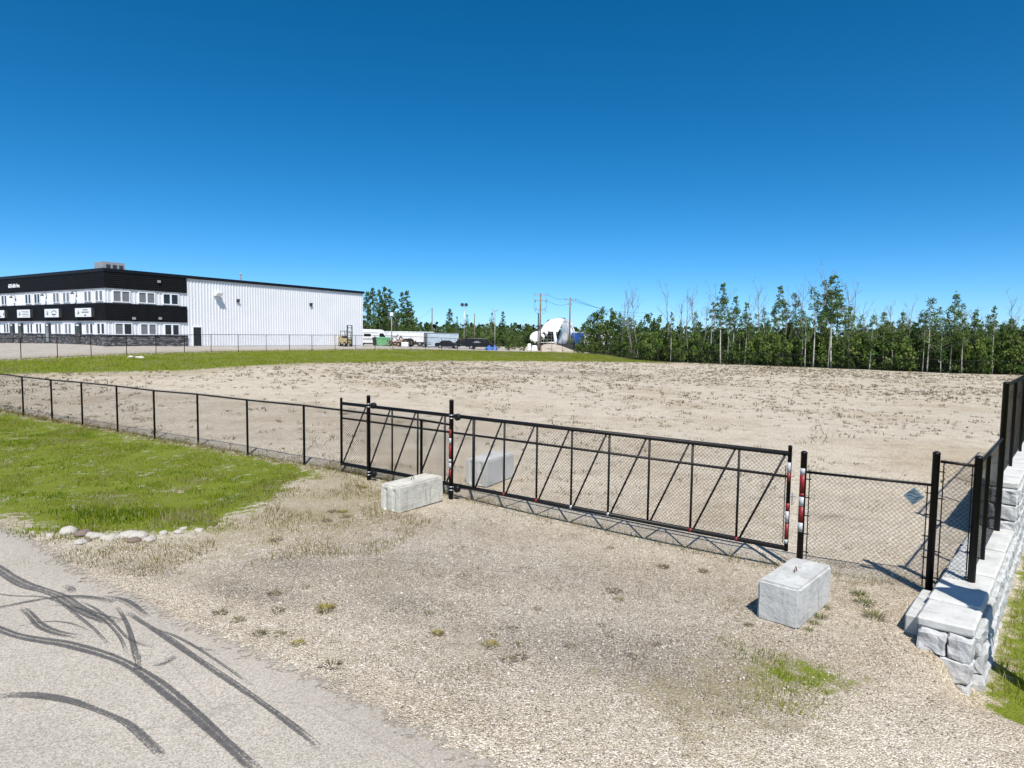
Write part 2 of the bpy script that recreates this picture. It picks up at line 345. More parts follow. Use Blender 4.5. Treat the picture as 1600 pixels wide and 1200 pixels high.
def soup(name, V, Fc, mat, tint=None, parent=None, smooth=False):
    """fast mesh from arrays; Fc (m,3) or (m,4); tint per face"""
    me = bpy.data.meshes.new(name); V = np.asarray(V, np.float32); Fc = np.asarray(Fc, np.int32)
    me.vertices.add(len(V)); me.vertices.foreach_set('co', V.ravel())
    k = Fc.shape[1]; me.loops.add(Fc.size); me.loops.foreach_set('vertex_index', Fc.ravel())
    me.polygons.add(len(Fc)); me.polygons.foreach_set('loop_start', np.arange(0, Fc.size, k, dtype=np.int32))
    me.polygons.foreach_set('loop_total', np.full(len(Fc), k, np.int32))
    if smooth: me.polygons.foreach_set('use_smooth', np.ones(len(Fc), bool))
    me.update(calc_edges=True)
    if tint is not None:
        a = me.attributes.new('tint', 'FLOAT', 'FACE'); a.data.foreach_set('value', np.asarray(tint, np.float32))
    me.materials.append(mat)
    return link(name, me, parent)

# ------------------------------------------------------------------ zones on the ground
def sdist(P, poly):
    poly = np.asarray(poly, float); d = np.full(len(P), 1e9); ins = np.zeros(len(P), bool)
    for a, b in zip(poly, np.roll(poly, -1, 0)):
        ab = b - a; t = np.clip(((P - a) @ ab) / (ab @ ab + 1e-12), 0, 1)
        d = np.minimum(d, np.hypot(*(P - a - t[:, None] * ab).T))
        c = ((a[1] > P[:, 1]) != (b[1] > P[:, 1])) & (P[:, 0] < (b[0] - a[0]) * (P[:, 1] - a[1]) / (b[1] - a[1] + 1e-12) + a[0]); ins ^= c
    return np.where(ins, d, -d)      # positive inside
def gxy(px, py, z=0.0): p = onz(px, py, z); return (p[0], p[1])
FD = np.array([.838, -.546])                                   # gate line direction
FNv = np.array([-.546, -.838])                                 # towards the road
def gate_pt(t, off=0.0): return np.array([-6.22, 19.42]) + FD * t + FNv * off
VERGE = [gxy(-10, 798), gxy(0, 798), gxy(60, 827), gxy(110, 831), gxy(250, 831), gxy(330, 822), gxy(395, 790), gxy(440, 765), gxy(500, 742),
         tuple(gate_pt(-.6, .1)), tuple(gate_pt(-6, .05)), tuple(gate_pt(-20, .05)), tuple(gate_pt(-60, .05)), (-62, 48), (-30, 28)]
DRY = [gxy(330, 832), gxy(250, 845), gxy(130, 850), gxy(150, 868), gxy(300, 868), gxy(420, 850), gxy(560, 840), gxy(620, 800), gxy(600, 745), gxy(505, 735), gxy(440, 765), gxy(395, 790)]
far_xy = [tuple(atY(*a)[:2]) for a in FARF]; back_xy = [tuple(atY(*a)[:2]) for a in BACKF]
gedge = [(-120, 570 + 20, 42), (0, 584, 46), (150, 582, 48), (300, 578, 50), (430, 569, 57), (560, 566, 66), (700, 563.5, 78), (900, 564.5, 88), (1050, 567, 95)]
BANK = [tuple(atY(*a)[:2]) for a in gedge] + [back_xy[5]] + back_xy[4::-1] + far_xy[::-1] + [(-75, 40)]
APRON = far_xy[:26] + [(0, 150), (-60, 160), (-130, 140), (-130, 60), (-75, 45)]
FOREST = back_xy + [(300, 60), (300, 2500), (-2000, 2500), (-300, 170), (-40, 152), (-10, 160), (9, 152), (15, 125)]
RIGHTG = [tuple(WO + WD * -2.2 + WN * .50), tuple(WO + WD * 40 + WN * .55), tuple(WO + WD * 60 + WN * 40), (60, -40), (9, -30), (7.6, 6.2), gxy(1560, 1110, -.6)]
PATCH = [gxy(1165, 1062, -.3), gxy(1195, 1042, -.3), gxy(1250, 1034, -.3), gxy(1310, 1036, -.3), gxy(1345, 1052, -.3), gxy(1330, 1082, -.3), gxy(1250, 1098, -.3), gxy(1180, 1085, -.3)]
DRYR = [gxy(960, 1060, -.1), gxy(1080, 1030, -.2), gxy(1200, 1010, -.2), gxy(1330, 1030, -.3), gxy(1350, 1080, -.3), gxy(1100, 1190, -.3)]
DRYFAR = [gxy(1400, 601), gxy(1440, 606), gxy(1530, 609), gxy(1545, 605), gxy(1450, 599), gxy(1420, 598)]
AP0 = [gxy(20, 842), gxy(140, 852), gxy(330, 850), gxy(600, 790), gxy(720, 770), gxy(1240, 860), gxy(1450, 930, -.2), gxy(1470, 1060, -.4), gxy(1300, 1195, -.4), gxy(1000, 1199, -.2), gxy(560, 1199, -.1), gxy(500, 1046), gxy(250, 940), gxy(130, 880)]
def zone(P):
    z = {}
    z['grass'] = np.maximum(np.clip(.5 + sdist(P, VERGE) / 1.8, 0, .74), np.maximum(np.clip(.5 + sdist(P, BANK) / 3.0, 0, 1), np.maximum(np.clip(.5 + sdist(P, RIGHTG) / 1.2, 0, 1), np.clip(.36 + sdist(P, PATCH) / 1.4, 0, .58))))
    bank_dry = np.exp(-(np.clip(sdist(P, BANK), -20, 20) + 1.2) ** 2 / 3.5) * .62
    z['dry'] = np.maximum(np.maximum(np.clip(.42 + sdist(P, DRY) / 2.5, 0, .75), np.clip(.4 + sdist(P, DRYR) / 1.5, 0, .7)), np.maximum(bank_dry, np.clip(.3 + sdist(P, DRYFAR) / 6., 0, .45)))
    z['apron'] = np.clip(.5 + sdist(P, APRON) / 1.0, 0, 1)
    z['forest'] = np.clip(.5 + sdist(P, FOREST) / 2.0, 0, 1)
    s = np.zeros(len(P))
    for px, py, a, bb, w in [(385, 922, 1.1, .35, .55), (455, 880, 1.0, .4, .35), (625, 930, .7, .35, .4), (540, 800, 1.6, .6, .25), (1300, 797, .8, .16, .7), (880, 880, 1.3, .6, .18), (640, 870, 1.5, .7, .2), (1100, 1050, 1.2, .4, .3),  # dark stains; the narrow heavy streak is a cast shadow painted in
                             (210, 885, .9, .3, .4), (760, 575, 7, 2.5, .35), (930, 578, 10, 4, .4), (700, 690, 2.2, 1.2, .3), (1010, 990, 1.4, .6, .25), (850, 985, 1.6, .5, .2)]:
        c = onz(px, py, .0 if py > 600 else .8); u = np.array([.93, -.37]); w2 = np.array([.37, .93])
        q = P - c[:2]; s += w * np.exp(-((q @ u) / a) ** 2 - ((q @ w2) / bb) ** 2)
    ap_ = sdist(P, AP0); s += .34 * sst(-.5, 2.5, ap_); z['stain_shade'] = np.clip(s, 0, 1)
    return z

def axis(parts):
    out = []
    for a, b, st in parts: out += list(np.arange(a, b - st * .5, st))
    return np.array(out + [parts[-1][1]])
gx = axis([(-3000, -1000, 500), (-1000, -200, 100), (-200, -100, 12.5), (-100, -28, 1.2), (-28, 20, .25), (20, 100, 1.25), (100, 200, 12.5), (200, 1000, 100), (1000, 3000, 500)])
gy = axis([(-400, -40, 60), (-40, 2, 3.5), (2, 34, .25), (34, 130, 1.0), (130, 200, 7), (200, 1000, 80), (1000, 5000, 500)])
GX, GY = np.meshgrid(gx, gy); P2 = np.stack([GX.ravel(), GY.ravel()], -1)
GZ = height(P2[:, 0], P2[:, 1])
Fg = (np.arange(len(gy) - 1)[:, None] * len(gx) + np.arange(len(gx) - 1)[None]).ravel()
Fg = np.stack([Fg, Fg + 1, Fg + 1 + len(gx), Fg + len(gx)], -1)
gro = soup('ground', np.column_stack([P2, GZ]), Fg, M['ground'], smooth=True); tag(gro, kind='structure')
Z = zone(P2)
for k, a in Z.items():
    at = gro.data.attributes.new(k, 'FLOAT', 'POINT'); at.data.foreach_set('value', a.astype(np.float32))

# ------------------------------------------------------------------ road
edge_px = [(0, 815), (60, 842), (130, 886), (250, 946), (350, 990), (430, 1022), (510, 1050)]
epts = [np.array(gxy(x, y, -.05)) for x, y in edge_px]
rd = (epts[-1] - epts[0]) / np.linalg.norm(epts[-1] - epts[0]); rn = np.array([rd[1], -rd[0]])
if rn[1] > 0: rn = -rn
sd = [(p - epts[0]) @ rd for p in epts]; ld = [(p - epts[0]) @ rn for p in epts]
rs = np.concatenate([np.arange(-80, -8, 2), np.arange(-8, 22, .1), np.arange(22, 60, 2)])
rlat = np.array([0, .12, .3, .6, 1, 1.6, 2.4, 3.5, 5, 6.5, 7.6])
RV = []; ef = []
for i, s in enumerate(rs):
    base = np.interp(s, sd, ld) + .10 * mnoise.noise(Vector((s * .7, 0, 3))) + .07 * mnoise.noise(Vector((s * 3.1, 0, 7)))
    for lat in rlat:
        q = epts[0] + rd * s + rn * (base * max(0, 1 - lat / 4) + lat); RV.append((q[0], q[1], 0)); ef.append(lat)
RV = np.array(RV); RV[:, 2] = height(RV[:, 0], RV[:, 1]) + .006 + np.minimum(np.array(ef), .6) * .03
nr = len(rlat); Fr = (np.arange(len(rs) - 1)[:, None] * nr + np.arange(nr - 1)[None]).ravel(); Fr = np.stack([Fr, Fr + 1, Fr + 1 + nr, Fr + nr], -1)
def road_mat():
    m, n, l, b = new_mat('old_asphalt'); v = texco(n)
    vo = n.new('ShaderNodeTexVoronoi'); vo.inputs['Scale'].default_value = 75; l.new(v, vo.inputs['Vector'])
    s = n.new('ShaderNodeSeparateColor'); l.new(vo.outputs['Color'], s.inputs[0])
    r = ramp(n, [(0, (.26, .235, .20)), (.5, (.40, .37, .32)), (1, (.52, .485, .43))]); l.new(s.outputs[0], r.inputs[0])
    g = ramp(n, [(.3, (.86, .85, .83)), (.7, (1.06, 1.05, 1.03))]); l.new(noi(n, l, v, .5, 5, .6), g.inputs[0])
    c = mixc(n, l, 1.0, r.outputs[0], g.outputs[0], 'MULTIPLY')
    ck = n.new('ShaderNodeTexVoronoi'); ck.feature = 'DISTANCE_TO_EDGE'; ck.inputs['Scale'].default_value = .55
    l.new(v, ck.inputs['Vector'])
    cm = mth(n, l, 'LESS_THAN', ck.outputs[0], .005); c = mixc(n, l, mth(n, l, 'MULTIPLY', cm, .2), c, (.10, .09, .08))
    e = attr(n, 'edge'); dust = mth(n, l, 'SUBTRACT', 1.0, mth(n, l, 'DIVIDE', e, .9), clamp=True)
    c = mixc(n, l, mth(n, l, 'MULTIPLY', dust, .5), c, (.34, .305, .26))
    l.new(c, b.inputs['Base Color']); b.inputs['Roughness'].default_value = .9; b.inputs['Specular IOR Level'].default_value = .2
    bump(n, l, mth(n, l, 'ADD', vo.outputs['Distance'], noi(n, l, v, 30, 3)), b, .35, .01)
    t = n.new('ShaderNodeBsdfTransparent'); mx = n.new('ShaderNodeMixShader')
    f = mth(n, l, 'MULTIPLY_ADD', mth(n, l, 'ADD', mth(n, l, 'DIVIDE', e, .5), mth(n, l, 'MULTIPLY_ADD', noi(n, l, v, 9, 4, .7), 2.4, -1.35)), 3.0, 0.0, clamp=True)
    l.new(f, mx.inputs[0]); l.new(t.outputs[0], mx.inputs[1]); l.new(b.outputs[0], mx.inputs[2]); l.new(mx.outputs[0], n['Material Output'].inputs[0])
    return m
road = soup('road', RV, Fr, road_mat(), smooth=True); tag(road, kind='structure')
at = road.data.attributes.new('edge', 'FLOAT', 'POINT'); at.data.foreach_set('value', np.array(ef, np.float32))
def skid_mat():
    m, n, l, b = new_mat('tyre_rubber_marks'); v = texco(n)
    r = ramp(n, [(.3, (.045, .045, .05)), (.7, (.11, .108, .108))]); l.new(noi(n, l, v, 12, 4), r.inputs[0]); l.new(r.outputs[0], b.inputs['Base Color']); b.inputs['Roughness'].default_value = .8
    t = n.new('ShaderNodeBsdfTransparent'); mx = n.new('ShaderNodeMixShader')
    w = attr(n, 'across')      # 1 in the middle, 0 at the edges and ends
    f = mth(n, l, 'MULTIPLY', mth(n, l, 'MULTIPLY_ADD', mth(n, l, 'ADD', w, mth(n, l, 'MULTIPLY_ADD', noi(n, l, v, 40, 5, .8), 2.4, -1.3)), 2.2, mth(n, l, 'MULTIPLY_ADD', noi(n, l, v, 1.3, 2), 1.2, -.62), clamp=True), .66)
    l.new(f, mx.inputs[0]); l.new(t.outputs[0], mx.inputs[1]); l.new(b.outputs[0], mx.inputs[2]); l.new(mx.outputs[0], n['Material Output'].inputs[0])
    return m
M['skid'] = skid_mat()
SKIDS = [  # photograph pixel paths and width in metres
    ([(-60, 860), (0, 893), (18, 905), (40, 917), (70, 925), (95, 934), (115, 950), (135, 962), (160, 972), (195, 980)], 0.259),
    ([(-40, 960), (0, 951), (40, 943), (80, 936), (110, 934), (150, 938), (185, 948)], 0.173),
    ([(150, 936), (185, 938), (205, 948), (225, 965), (236, 972)], 0.137),
    ([(30, 950), (48, 962), (55, 975), (70, 987), (95, 995), (120, 1000), (135, 1000)], 0.194),
    ([(-60, 965), (-10, 982), (25, 997), (60, 1004), (100, 1009), (140, 1020), (175, 1030), (205, 1043), (240, 1066), (290, 1105), (350, 1160), (410, 1215)], 0.194),
    ([(195, 960), (215, 973), (240, 988), (265, 1003), (290, 1020), (315, 1036), (340, 1052), (380, 1078), (440, 1120), (510, 1175)], 0.122),
    ([(180, 950), (195, 972), (204, 995), (209, 1015), (213, 1040)], 0.094),
    ([(203, 1014), (215, 1022), (218, 1040), (212, 1058)], 0.187),
    ([(92, 916), (110, 919), (119, 926), (110, 934)], 0.144),
    ([(230, 1040), (255, 1048), (262, 1030), (285, 1024)], 0.158),
    ([(305, 1013), (325, 1018), (345, 1020)], 0.050),
    ([(-30, 1090), (40, 1085), (110, 1095), (200, 1130), (260, 1190)], 0.144),
    ([(-40, 915), (0, 902), (20, 890)], 0.050),
    ([(-20, 925), (20, 935), (60, 932), (95, 945), (120, 966), (150, 990), (172, 1015)], .07), ([(60, 950), (90, 947), (130, 955), (165, 975), (190, 1002), (200, 1030)], .06),
    ([(120, 940), (150, 955), (178, 978), (196, 1000), (215, 1012), (250, 1016)], .06),
    ([(230, 985), (262, 992), (300, 1010), (340, 1034), (400, 1075)], .06), ([(0, 990), (40, 978), (80, 972), (120, 980), (150, 996)], .05)]
for path, wd in SKIDS:
    pp = np.array([gxy(x, y, -.04) for x, y in path]); L = np.concatenate([[0], np.cumsum(np.hypot(*np.diff(pp, axis=0).T))])
    for it in range(2):   # smooth the path
        qs = np.linspace(0, L[-1], max(8, int(L[-1] / .08))); pq = np.column_stack([np.interp(qs, L, pp[:, 0]), np.interp(qs, L, pp[:, 1])])
        ker = np.ones(5) / 5; pad = np.pad(pq, ((2, 2), (0, 0)), mode='edge'); pp = np.column_stack([np.convolve(pad[:, k], ker, 'valid') for k in (0, 1)])
        L = np.concatenate([[0], np.cumsum(np.hypot(*np.diff(pp, axis=0).T))])
    T = np.gradient(pp, axis=0); T /= np.hypot(*T.T)[:, None] + 1e-9; Nn = np.column_stack([-T[:, 1], T[:, 0]])
    V = []; ac = []; m_ = len(pp)
    for i in range(m_):
        e = min(1, min(L[i], L[-1] - L[i]) / .5)
        for k, lt in enumerate(np.linspace(-.5, .5, 11)):
            q = pp[i] + Nn[i] * lt * wd * (.75 + .35 * mnoise.noise(Vector((i * .08, wd * 50, 1)))); V.append((q[0], q[1], 0)); ac.append((0.0 if k in (0, 10) else .62 + .75 * mnoise.noise(Vector((k * .83, wd * 91, i * .012)))) * (.25 + .75 * e))
    V = np.array(V); V[:, 2] = height(V[:, 0], V[:, 1]) + .006 + .018 + .006
    Fs = (np.arange(m_ - 1)[:, None] * 11 + np.arange(10)[None]).ravel(); Fs = np.stack([Fs, Fs + 1, Fs + 12, Fs + 11], -1)
    so = soup('skid_mark', V, Fs, M['skid'], parent=road)
    at = so.data.attributes.new('across', 'FLOAT', 'POINT'); at.data.foreach_set('value', np.array(ac, np.float32))

# ------------------------------------------------------------------ chain-link fences and gate
def chainlink(mb, A, B, h, pitch=.078, r=.0021, nrm=(0, 0, 0)):
    """diagonal wires between two bottom points, h high (h may be a pair)"""
    A = np.asarray(A, float); B = np.asarray(B, float); L = np.hypot(*(B - A)[:2]); hA, hB = (h, h) if not hasattr(h, '__len__') else h
    H = .5 * (hA + hB); H = round(H / (pitch / 2)) * pitch / 2
    d = (B - A) / L; hd = np.array([d[0], d[1], 0]); sidev = np.array([-d[1], d[0], 0])
    def pt(s, t): return A + d * s + np.array([0, 0, t * ((hA + (hB - hA) * s / L) / H)])
    Vs = []; Fs = []
    for sgn in (1, -1):
        off = sidev * (.0018 * sgn)
        for k in range(int(-H / pitch) - 1, int((L + H) / pitch) + 2):
            c = k * pitch                         # s = c + sgn * t
            t0, t1 = (max(0, -c), min(H, L - c)) if sgn > 0 else (max(0, c - L), min(H, c))
            if t1 - t0 < .01: continue
            p = pt(c + sgn * t0, t0) + off; q = pt(c + sgn * t1, t1) + off
            w = (q - p) / np.linalg.norm(q - p); a = sidev; b = np.cross(w, a)
            o = len(Vs)
            for e in (p, q):
                for j in range(3):
                    an = 2.094 * j; Vs.append(e + (a * math.cos(an) + b * math.sin(an)) * r)
            Fs += [(o, o + 1, o + 4, o + 3), (o + 1, o + 2, o + 5, o + 4), (o + 2, o, o + 3, o + 5)]
    mb.add(Vs, Fs)
def post_mb(x, y, z0, z1, r, dome=True, k=12):
    m = MB()
    pts = [(x, y, z0), (x, y, z1 - r * .9)]; rr = [r, r]
    if dome: pts += [(x, y, z1 - r * .88), (x, y, z1 - r * .55), (x, y, z1 - r * .2), (x, y, z1)]; rr += [r * 1.12, r * 1.05, r * .7, r * .12]
    return m.tube(pts, rr, k)
def fence(label, group, pts, h, rpost=.03, rrail=.021, pitch=.078, wire=.0021, above=.03, gap=.03, mid=None, name='chain_link_fence', ends=None):
    base = pts[0]
    t = thing(name, base, label, 'fence', group)
    for i, p in enumerate(pts):
        post_mb(p[0], p[1], p[2] - .3, p[2] + h + (.05 if (ends and i in ends) else .0), rpost * (1.5 if (ends and i in ends) else 1), True, 8).build('post', M['black'], t, True, True)
    MB().tube([(p[0], p[1], p[2] + h - .03) for p in pts], rrail, 8).build('top_rail', M['black'], t, True, True)
    MB().tube([(p[0], p[1], p[2] + .06) for p in pts], .004, 5).build('tension_wire', M['black2'], t, True)
    m = MB()
    for a, b in zip(pts[:-1], pts[1:]):
        chainlink(m, np.add(a, (0, 0, gap)), np.add(b, (0, 0, gap)), h + above - gap, pitch, wire)
    tag(m.build('wire_mesh', M['black2'], t, True), kind='stuff')
    return t
def fp(t, off=0.0, z=None):
    q = gate_pt(t, off); return (q[0], q[1], hz(q[0], q[1]) if z is None else z)
# left run: posts from the photograph, continued past the frame
tt = []
for px in (35.5, 80.5, 128, 183, 241, 309, 386.5, 475):
    best = min(np.linspace(-25, 4, 2901), key=lambda t: abs(800 + F * ((np.array([*gate_pt(t), 1.0]) - EYE) @ RT) / ((np.array([*gate_pt(t), 1.0]) - EYE) @ FW) - px)); tt.append(best)
tt = [tt[0] - 2.9 * k for k in (5, 4, 3, 2, 1)] + tt + [2.55, 5.0]
tt[-2] = 4.62; tt[-1] = 5.60
fence('black chain link fence running along the grass verge to behind the sliding gate', None, [fp(t) for t in tt], 1.83, .036, .027, .078, .0025)

def arc_tape(x, y, z0, z1, r, a0=2.9, a1=4.75, k=10):
    m = MB(); V = []; Fc = []
    for i in range(k + 1):
        a = a0 + (a1 - a0) * i / k
        for rr in (r, r + .003):
            for z in (z0, z1): V.append((x + math.cos(a) * rr, y + math.sin(a) * rr, z))
    for i in range(k):
        b = 4 * i; Fc += [(b + 2, b + 6, b + 7, b + 3), (b, b + 1, b + 5, b + 4), (b + 1, b + 3, b + 7, b + 5), (b, b + 4, b + 6, b + 2)]
    Fc += [(0, 2, 3, 1), (4 * k, 4 * k + 1, 4 * k + 3, 4 * k + 2)]
    return m.add(V, Fc)
# sliding gate, in front of the fence plane
def gz(t): return np.interp(t, [1.74, 5.4, 13.66], [.365, .31, .155])       # bottom rail height above datum
def gtop(t): return np.interp(t, [1.74, 13.66], [2.085, 1.93])
GO = .13
gt0, gt1 = 1.76, 13.62
g0 = fp(gt0, GO); gate = thing('sliding_gate', g0, 'long black cantilever sliding gate with slanted truss braces and wire mesh', 'gate')
def gp(t, z, off=GO): q = gate_pt(t, off); return (q[0], q[1], z)
def gbar(name, t0, z0, t1, z1, r, off=GO, k=8, mat='black'): return MB().tube([gp(t0, z0, off), gp(t1, z1, off)], r, k).build(name, M[mat], gate, True, True)
gbar('top_rail', gt0, gtop(gt0), gt1, gtop(gt1), .045)
gbar('bottom_rail', gt0, gz(gt0), gt1, gz(gt1), .048)
mid0, mid1 = .30, .42
gbar('middle_rail', gt0, gtop(gt0) - .42, gt1, gtop(gt1) - .43, .027)
for t_ in (gt0, gt1):
    post_mb(*gate_pt(t_, GO), gz(t_) - .05, gtop(t_) + .16, .036).build('end_upright', M['black'], gate, True, True)
vpx = [575, 612, 652, 694, 738, 784, 833, 887, 946, 1009, 1076, 1153]
def t_of(px, off=GO, z=1.2):
    return min(np.linspace(0, 18, 3601), key=lambda t: abs(800 + F * ((np.array([*gate_pt(t, off), z]) - EYE) @ RT) / ((np.array([*gate_pt(t, off), z]) - EYE) @ FW) - px))
vt = [t_of(p) for p in vpx]
vt = list(np.linspace(vt[0], vt[-1], len(vt)))
for i, t_ in enumerate(vt):
    gbar('upright', t_, gz(t_), t_, gtop(t_), .036 if i == 4 else .024)
allt = [gt0] + vt + [gt1]
for a, b in zip(allt[:-1], allt[1:]):
    if b - a > .4: gbar('brace', a + .06, gz(a) + .02, b - .08, gtop(b) - .03, .021)
m = MB(); chainlink(m, gp(gt0, gz(gt0) + .03, GO - .05), gp(gt1, gz(gt1) + .03, GO - .05), (gtop(gt0) - gz(gt0) - .05, gtop(gt1) - gz(gt1) - .05), .078, .0026)
tag(m.build('wire_mesh', M['black2'], gate, True), kind='stuff')
m = MB().tube([gp(gt1 - .07, gz(gt1) + .08, GO - .05), gp(gt1 - .07, gtop(gt1) - .25, GO - .05)], .008, 5); m.build('tension_bar', M['black2'], gate, True)
for i, mt in ((5, 'red'), (6, 'red'), (7, 'galv'), (8, 'galv'), (10, 'red'), (11, 'red')):
    t_ = vt[i]; MB().tube([gp(t_ - .02, gz(t_)), gp(t_ + .035, gz(t_) - .001)], .0495, 10).build('reflector_band', M[mt], gate, True, True)
tz = gtop(gt1)
for z0, z1, mt in ((tz - .36, tz - .16, 'whitetape'), (tz - .52, tz - .36, 'red'), (tz - 1.07, tz - .92, 'red'), (tz - 1.28, tz - 1.07, 'whitetape'), (tz - 1.60, tz - 1.30, 'red'), (tz - 1.68, tz - 1.60, 'whitetape')):
    q = gate_pt(gt1, GO); arc_tape(q[0], q[1], z0, z1, .037, 3.0, 4.9).build('reflective_tape', M[mt], gate, True, True)
m = MB(); q = gp(gt1 + .05, tz - .75); m.tube([gp(gt1, tz - .78), gp(gt1 + .13, tz - .78)], .014, 6); m.tube([gp(gt1 + .07, tz - .72), gp(gt1 + .07, tz - .95)], .011, 6); m.build('latch', M['galv'], gate, True)

def gate_post(t, off, ztop, r, label, tapes=(), rollers=(), loops=(), group=None):
    x, y, z = fp(t, off); o = thing('gate_post', (x, y, z), label, 'post', group)
    post_mb(x, y, z - .4, ztop, r, True, 16).build('pole', M['black'], o, True, True)
    for z0, z1, mt in tapes: arc_tape(x, y, z0, z1, r + .001).build('reflective_tape', M[mt], o, True, True)
    for zr in rollers:
        br = MB()
        for dz in (-.05, .03): br.tube([(x, y, zr + dz), (x, y, zr + dz + .022)], r + .008, 16)
        b1 = br.build('clamp', M['galv'], o, True, True)
        c = np.array([x, y]) + FD * (r + .12) + FNv * (-.02)
        rl = MB(); rl.tube([(c[0] + FNv[0] * s, c[1] + FNv[1] * s, zr) for s in (-.05, -.035, .035, .05)], [.05, .085, .085, .05], 16); rl.build('roller', M['black'], o, True, True)
        br = MB().tube([(x, y, zr), (c[0], c[1], zr)], .022, 6); br.build('bracket', M['black'], o, True)
    return o
gate_post(t_of(576, .28, .8), .28, 2.40, .052, 'black gate post with rollers standing between grass verge and cream concrete block', (), (2.12, .26))
q = gate_pt(5.55, .28)
gate_post(t_of(705, .28, .8), .28, 2.46, .055, 'black roller post with red and white tape beside the cream concrete block', ((1.52, 1.72, 'red'), (1.36, 1.50, 'whitetape'), (1.0, 1.34, 'red'), (.90, .98, 'whitetape'), (.74, .88, 'whitetape'), (.5, .72, 'red')), (2.03, .24))
gate_post(13.85, .06, 2.0, .055, 'black latch post with red and white tape behind the grey concrete block', ((1.56, 1.68, 'whitetape'), (1.24, 1.56, 'red'), (1.16, 1.22, 'red'), (.98, 1.15, 'whitetape'), (.68, .97, 'red'), (.5, .67, 'whitetape')))
gate_post(15.87, .0, 2.20, .057, 'tall black corner post between the mesh panel with blue sign and the narrow panel')

def panel(label, t0, t1, rz0, rz1, b0, b1, bars=True, name='fence_panel'):
    a = fp(t0, 0.0, b0); o = thing(name, a, label, 'fence')
    A = fp(t0, 0, rz0); B = fp(t1, 0, rz1)
    MB().tube([A, B], .024, 8).build('top_rail', M['black'], o, True, True)
    m = MB(); chainlink(m, fp(t0 + .03, 0, b0), fp(t1 - .03, 0, b1), (rz0 - b0 + .045, rz1 - b1 + .045), .08, .0024)
    tag(m.build('wire_mesh', M['black2'], o, True), kind='stuff')
    for t_, b_, r_ in ((t0 + .05, b0, rz0), (t1 - .05, b1, rz1)):
        MB().tube([fp(t_, 0, b_), fp(t_, 0, r_)], .009, 6).build('tension_bar', M['black2'], o, True)
        for k in range(5):
            z = b_ + (r_ - b_) * (.08 + .21 * k); s = -1 if t_ < (t0 + t1) / 2 else 1
            MB().tube([fp(t_ - .03 * s, 0, z), fp(t_ + .07 * s, 0, z)], .011, 6).build('band_clamp', M['black2'], o, True)
    return o
panel('black wire mesh fence panel carrying a blue diamond sign', 13.90, 15.82, 1.60, 1.62, -.02, -.13)
panel('narrow black wire mesh panel joining corner post to the stone wall', 15.93, 16.42, 2.03, 2.01, -.12, .0)
# blue diamond sign on the mesh
x, y, z = fp(15.58, .02, 1.40); o = thing('diamond_sign', (x, y, z), 'small faded blue diamond sign hanging on wire mesh', 'sign')
dx = np.array([FD[0], FD[1], 0]); nn = np.array([FNv[0], FNv[1], 0])
MB().prism([(0, -.15), (.15, 0), (0, .15), (-.15, 0)], dx, (0, 0, 1), nn, (x, y, z), .006).build('plate', M['bluesign'], o, True)
mk = MB()
for pts in ([(-.085, .045), (-.03, .075), (.03, .045), (.085, .035)], [(-.1, .0), (-.03, .01), (.03, -.015), (.1, .005)], [(-.075, -.035), (0, -.055), (.075, -.03)], [(-.035, -.085), (0, -.11), (.035, -.08)], [(0, .11), (0, .06)]):
    for a, b in zip(pts[:-1], pts[1:]):
        mk.tube([Vector((x, y, z)) + Vector(dx) * p[0] + Vector((0, 0, p[1])) + Vector(nn) * .007 for p in (a, b)], .007, 4)
mk.build('emblem', M['bluesignmark'], o, True)

# ------------------------------------------------------------------ retaining wall
def rockbox(x0, x1, y0, y1, z0, z1, amp, bev, seed, cuts=3):
    bm = bmesh.new(); bmesh.ops.create_cube(bm, size=1)
    for v in bm.verts: v.co = Vector(((x0 + x1) / 2 + v.co.x * (x1 - x0), (y0 + y1) / 2 + v.co.y * (y1 - y0), (z0 + z1) / 2 + v.co.z * (z1 - z0)))
    bmesh.ops.bevel(bm, geom=list(bm.edges), offset=bev, segments=1, affect='EDGES')
    bmesh.ops.subdivide_edges(bm, edges=[e for e in bm.edges if e.calc_length() > .1], cuts=cuts, use_grid_fill=True)
    c = Vector(((x0 + x1) / 2, (y0 + y1) / 2, (z0 + z1) / 2))
    for v in bm.verts:
        nv = mnoise.noise_vector(v.co * 7 + Vector((seed * 3.1, seed, 0))) + .5 * mnoise.noise_vector(v.co * 19 + Vector((seed, 0, 0)))
        v.co += nv * amp
    bmesh.ops.recalc_face_normals(bm, faces=bm.faces)
    me = bpy.data.meshes.new('stone'); bm.to_mesh(me); bm.free()
    return me
wrot = math.atan2(WD[1], WD[0])          # wall local: x along the wall, y to its left (lot side)
wall = thing('retaining_wall', (WO[0], WO[1], 0), 'pale stone block retaining wall with flat caps, stepping up under the black fence', 'wall', None, wrot)
def stone(name, x0, x1, y0, y1, z0, z1, amp, bev, mat, seed, parent=wall, cuts=3):
    me = rockbox(x0, x1, y0, y1, z0, z1, amp, bev, seed, cuts); me.materials.append(M[mat]); me.name = name
    return link(name, me, parent)
core = MB().box(-2.0, 4.3, -.16, .40, -1.3, -.05).box(4.32, 18, -.16, .42, -1.3, .94).build('core', M['conc'], wall)
sd_ = 1
xs = [-2.12, -1.28, -.42, .5, 1.4, 2.3, 3.2, 4.2]
for i, (a, b) in enumerate(zip(xs[:-1], xs[1:])):
    dz = .03 if i % 2 else 0; sd_ += 1
    stone('cap_stone', a + .006, b - .006, -.28, .41, -.05 + dz, .095 + dz, .012, .03, 'capstone', sd_)
stone('cap_stone', 4.25, 5.15, -.3, .44, .96, 1.10, .012, .03, 'capstone', 31)
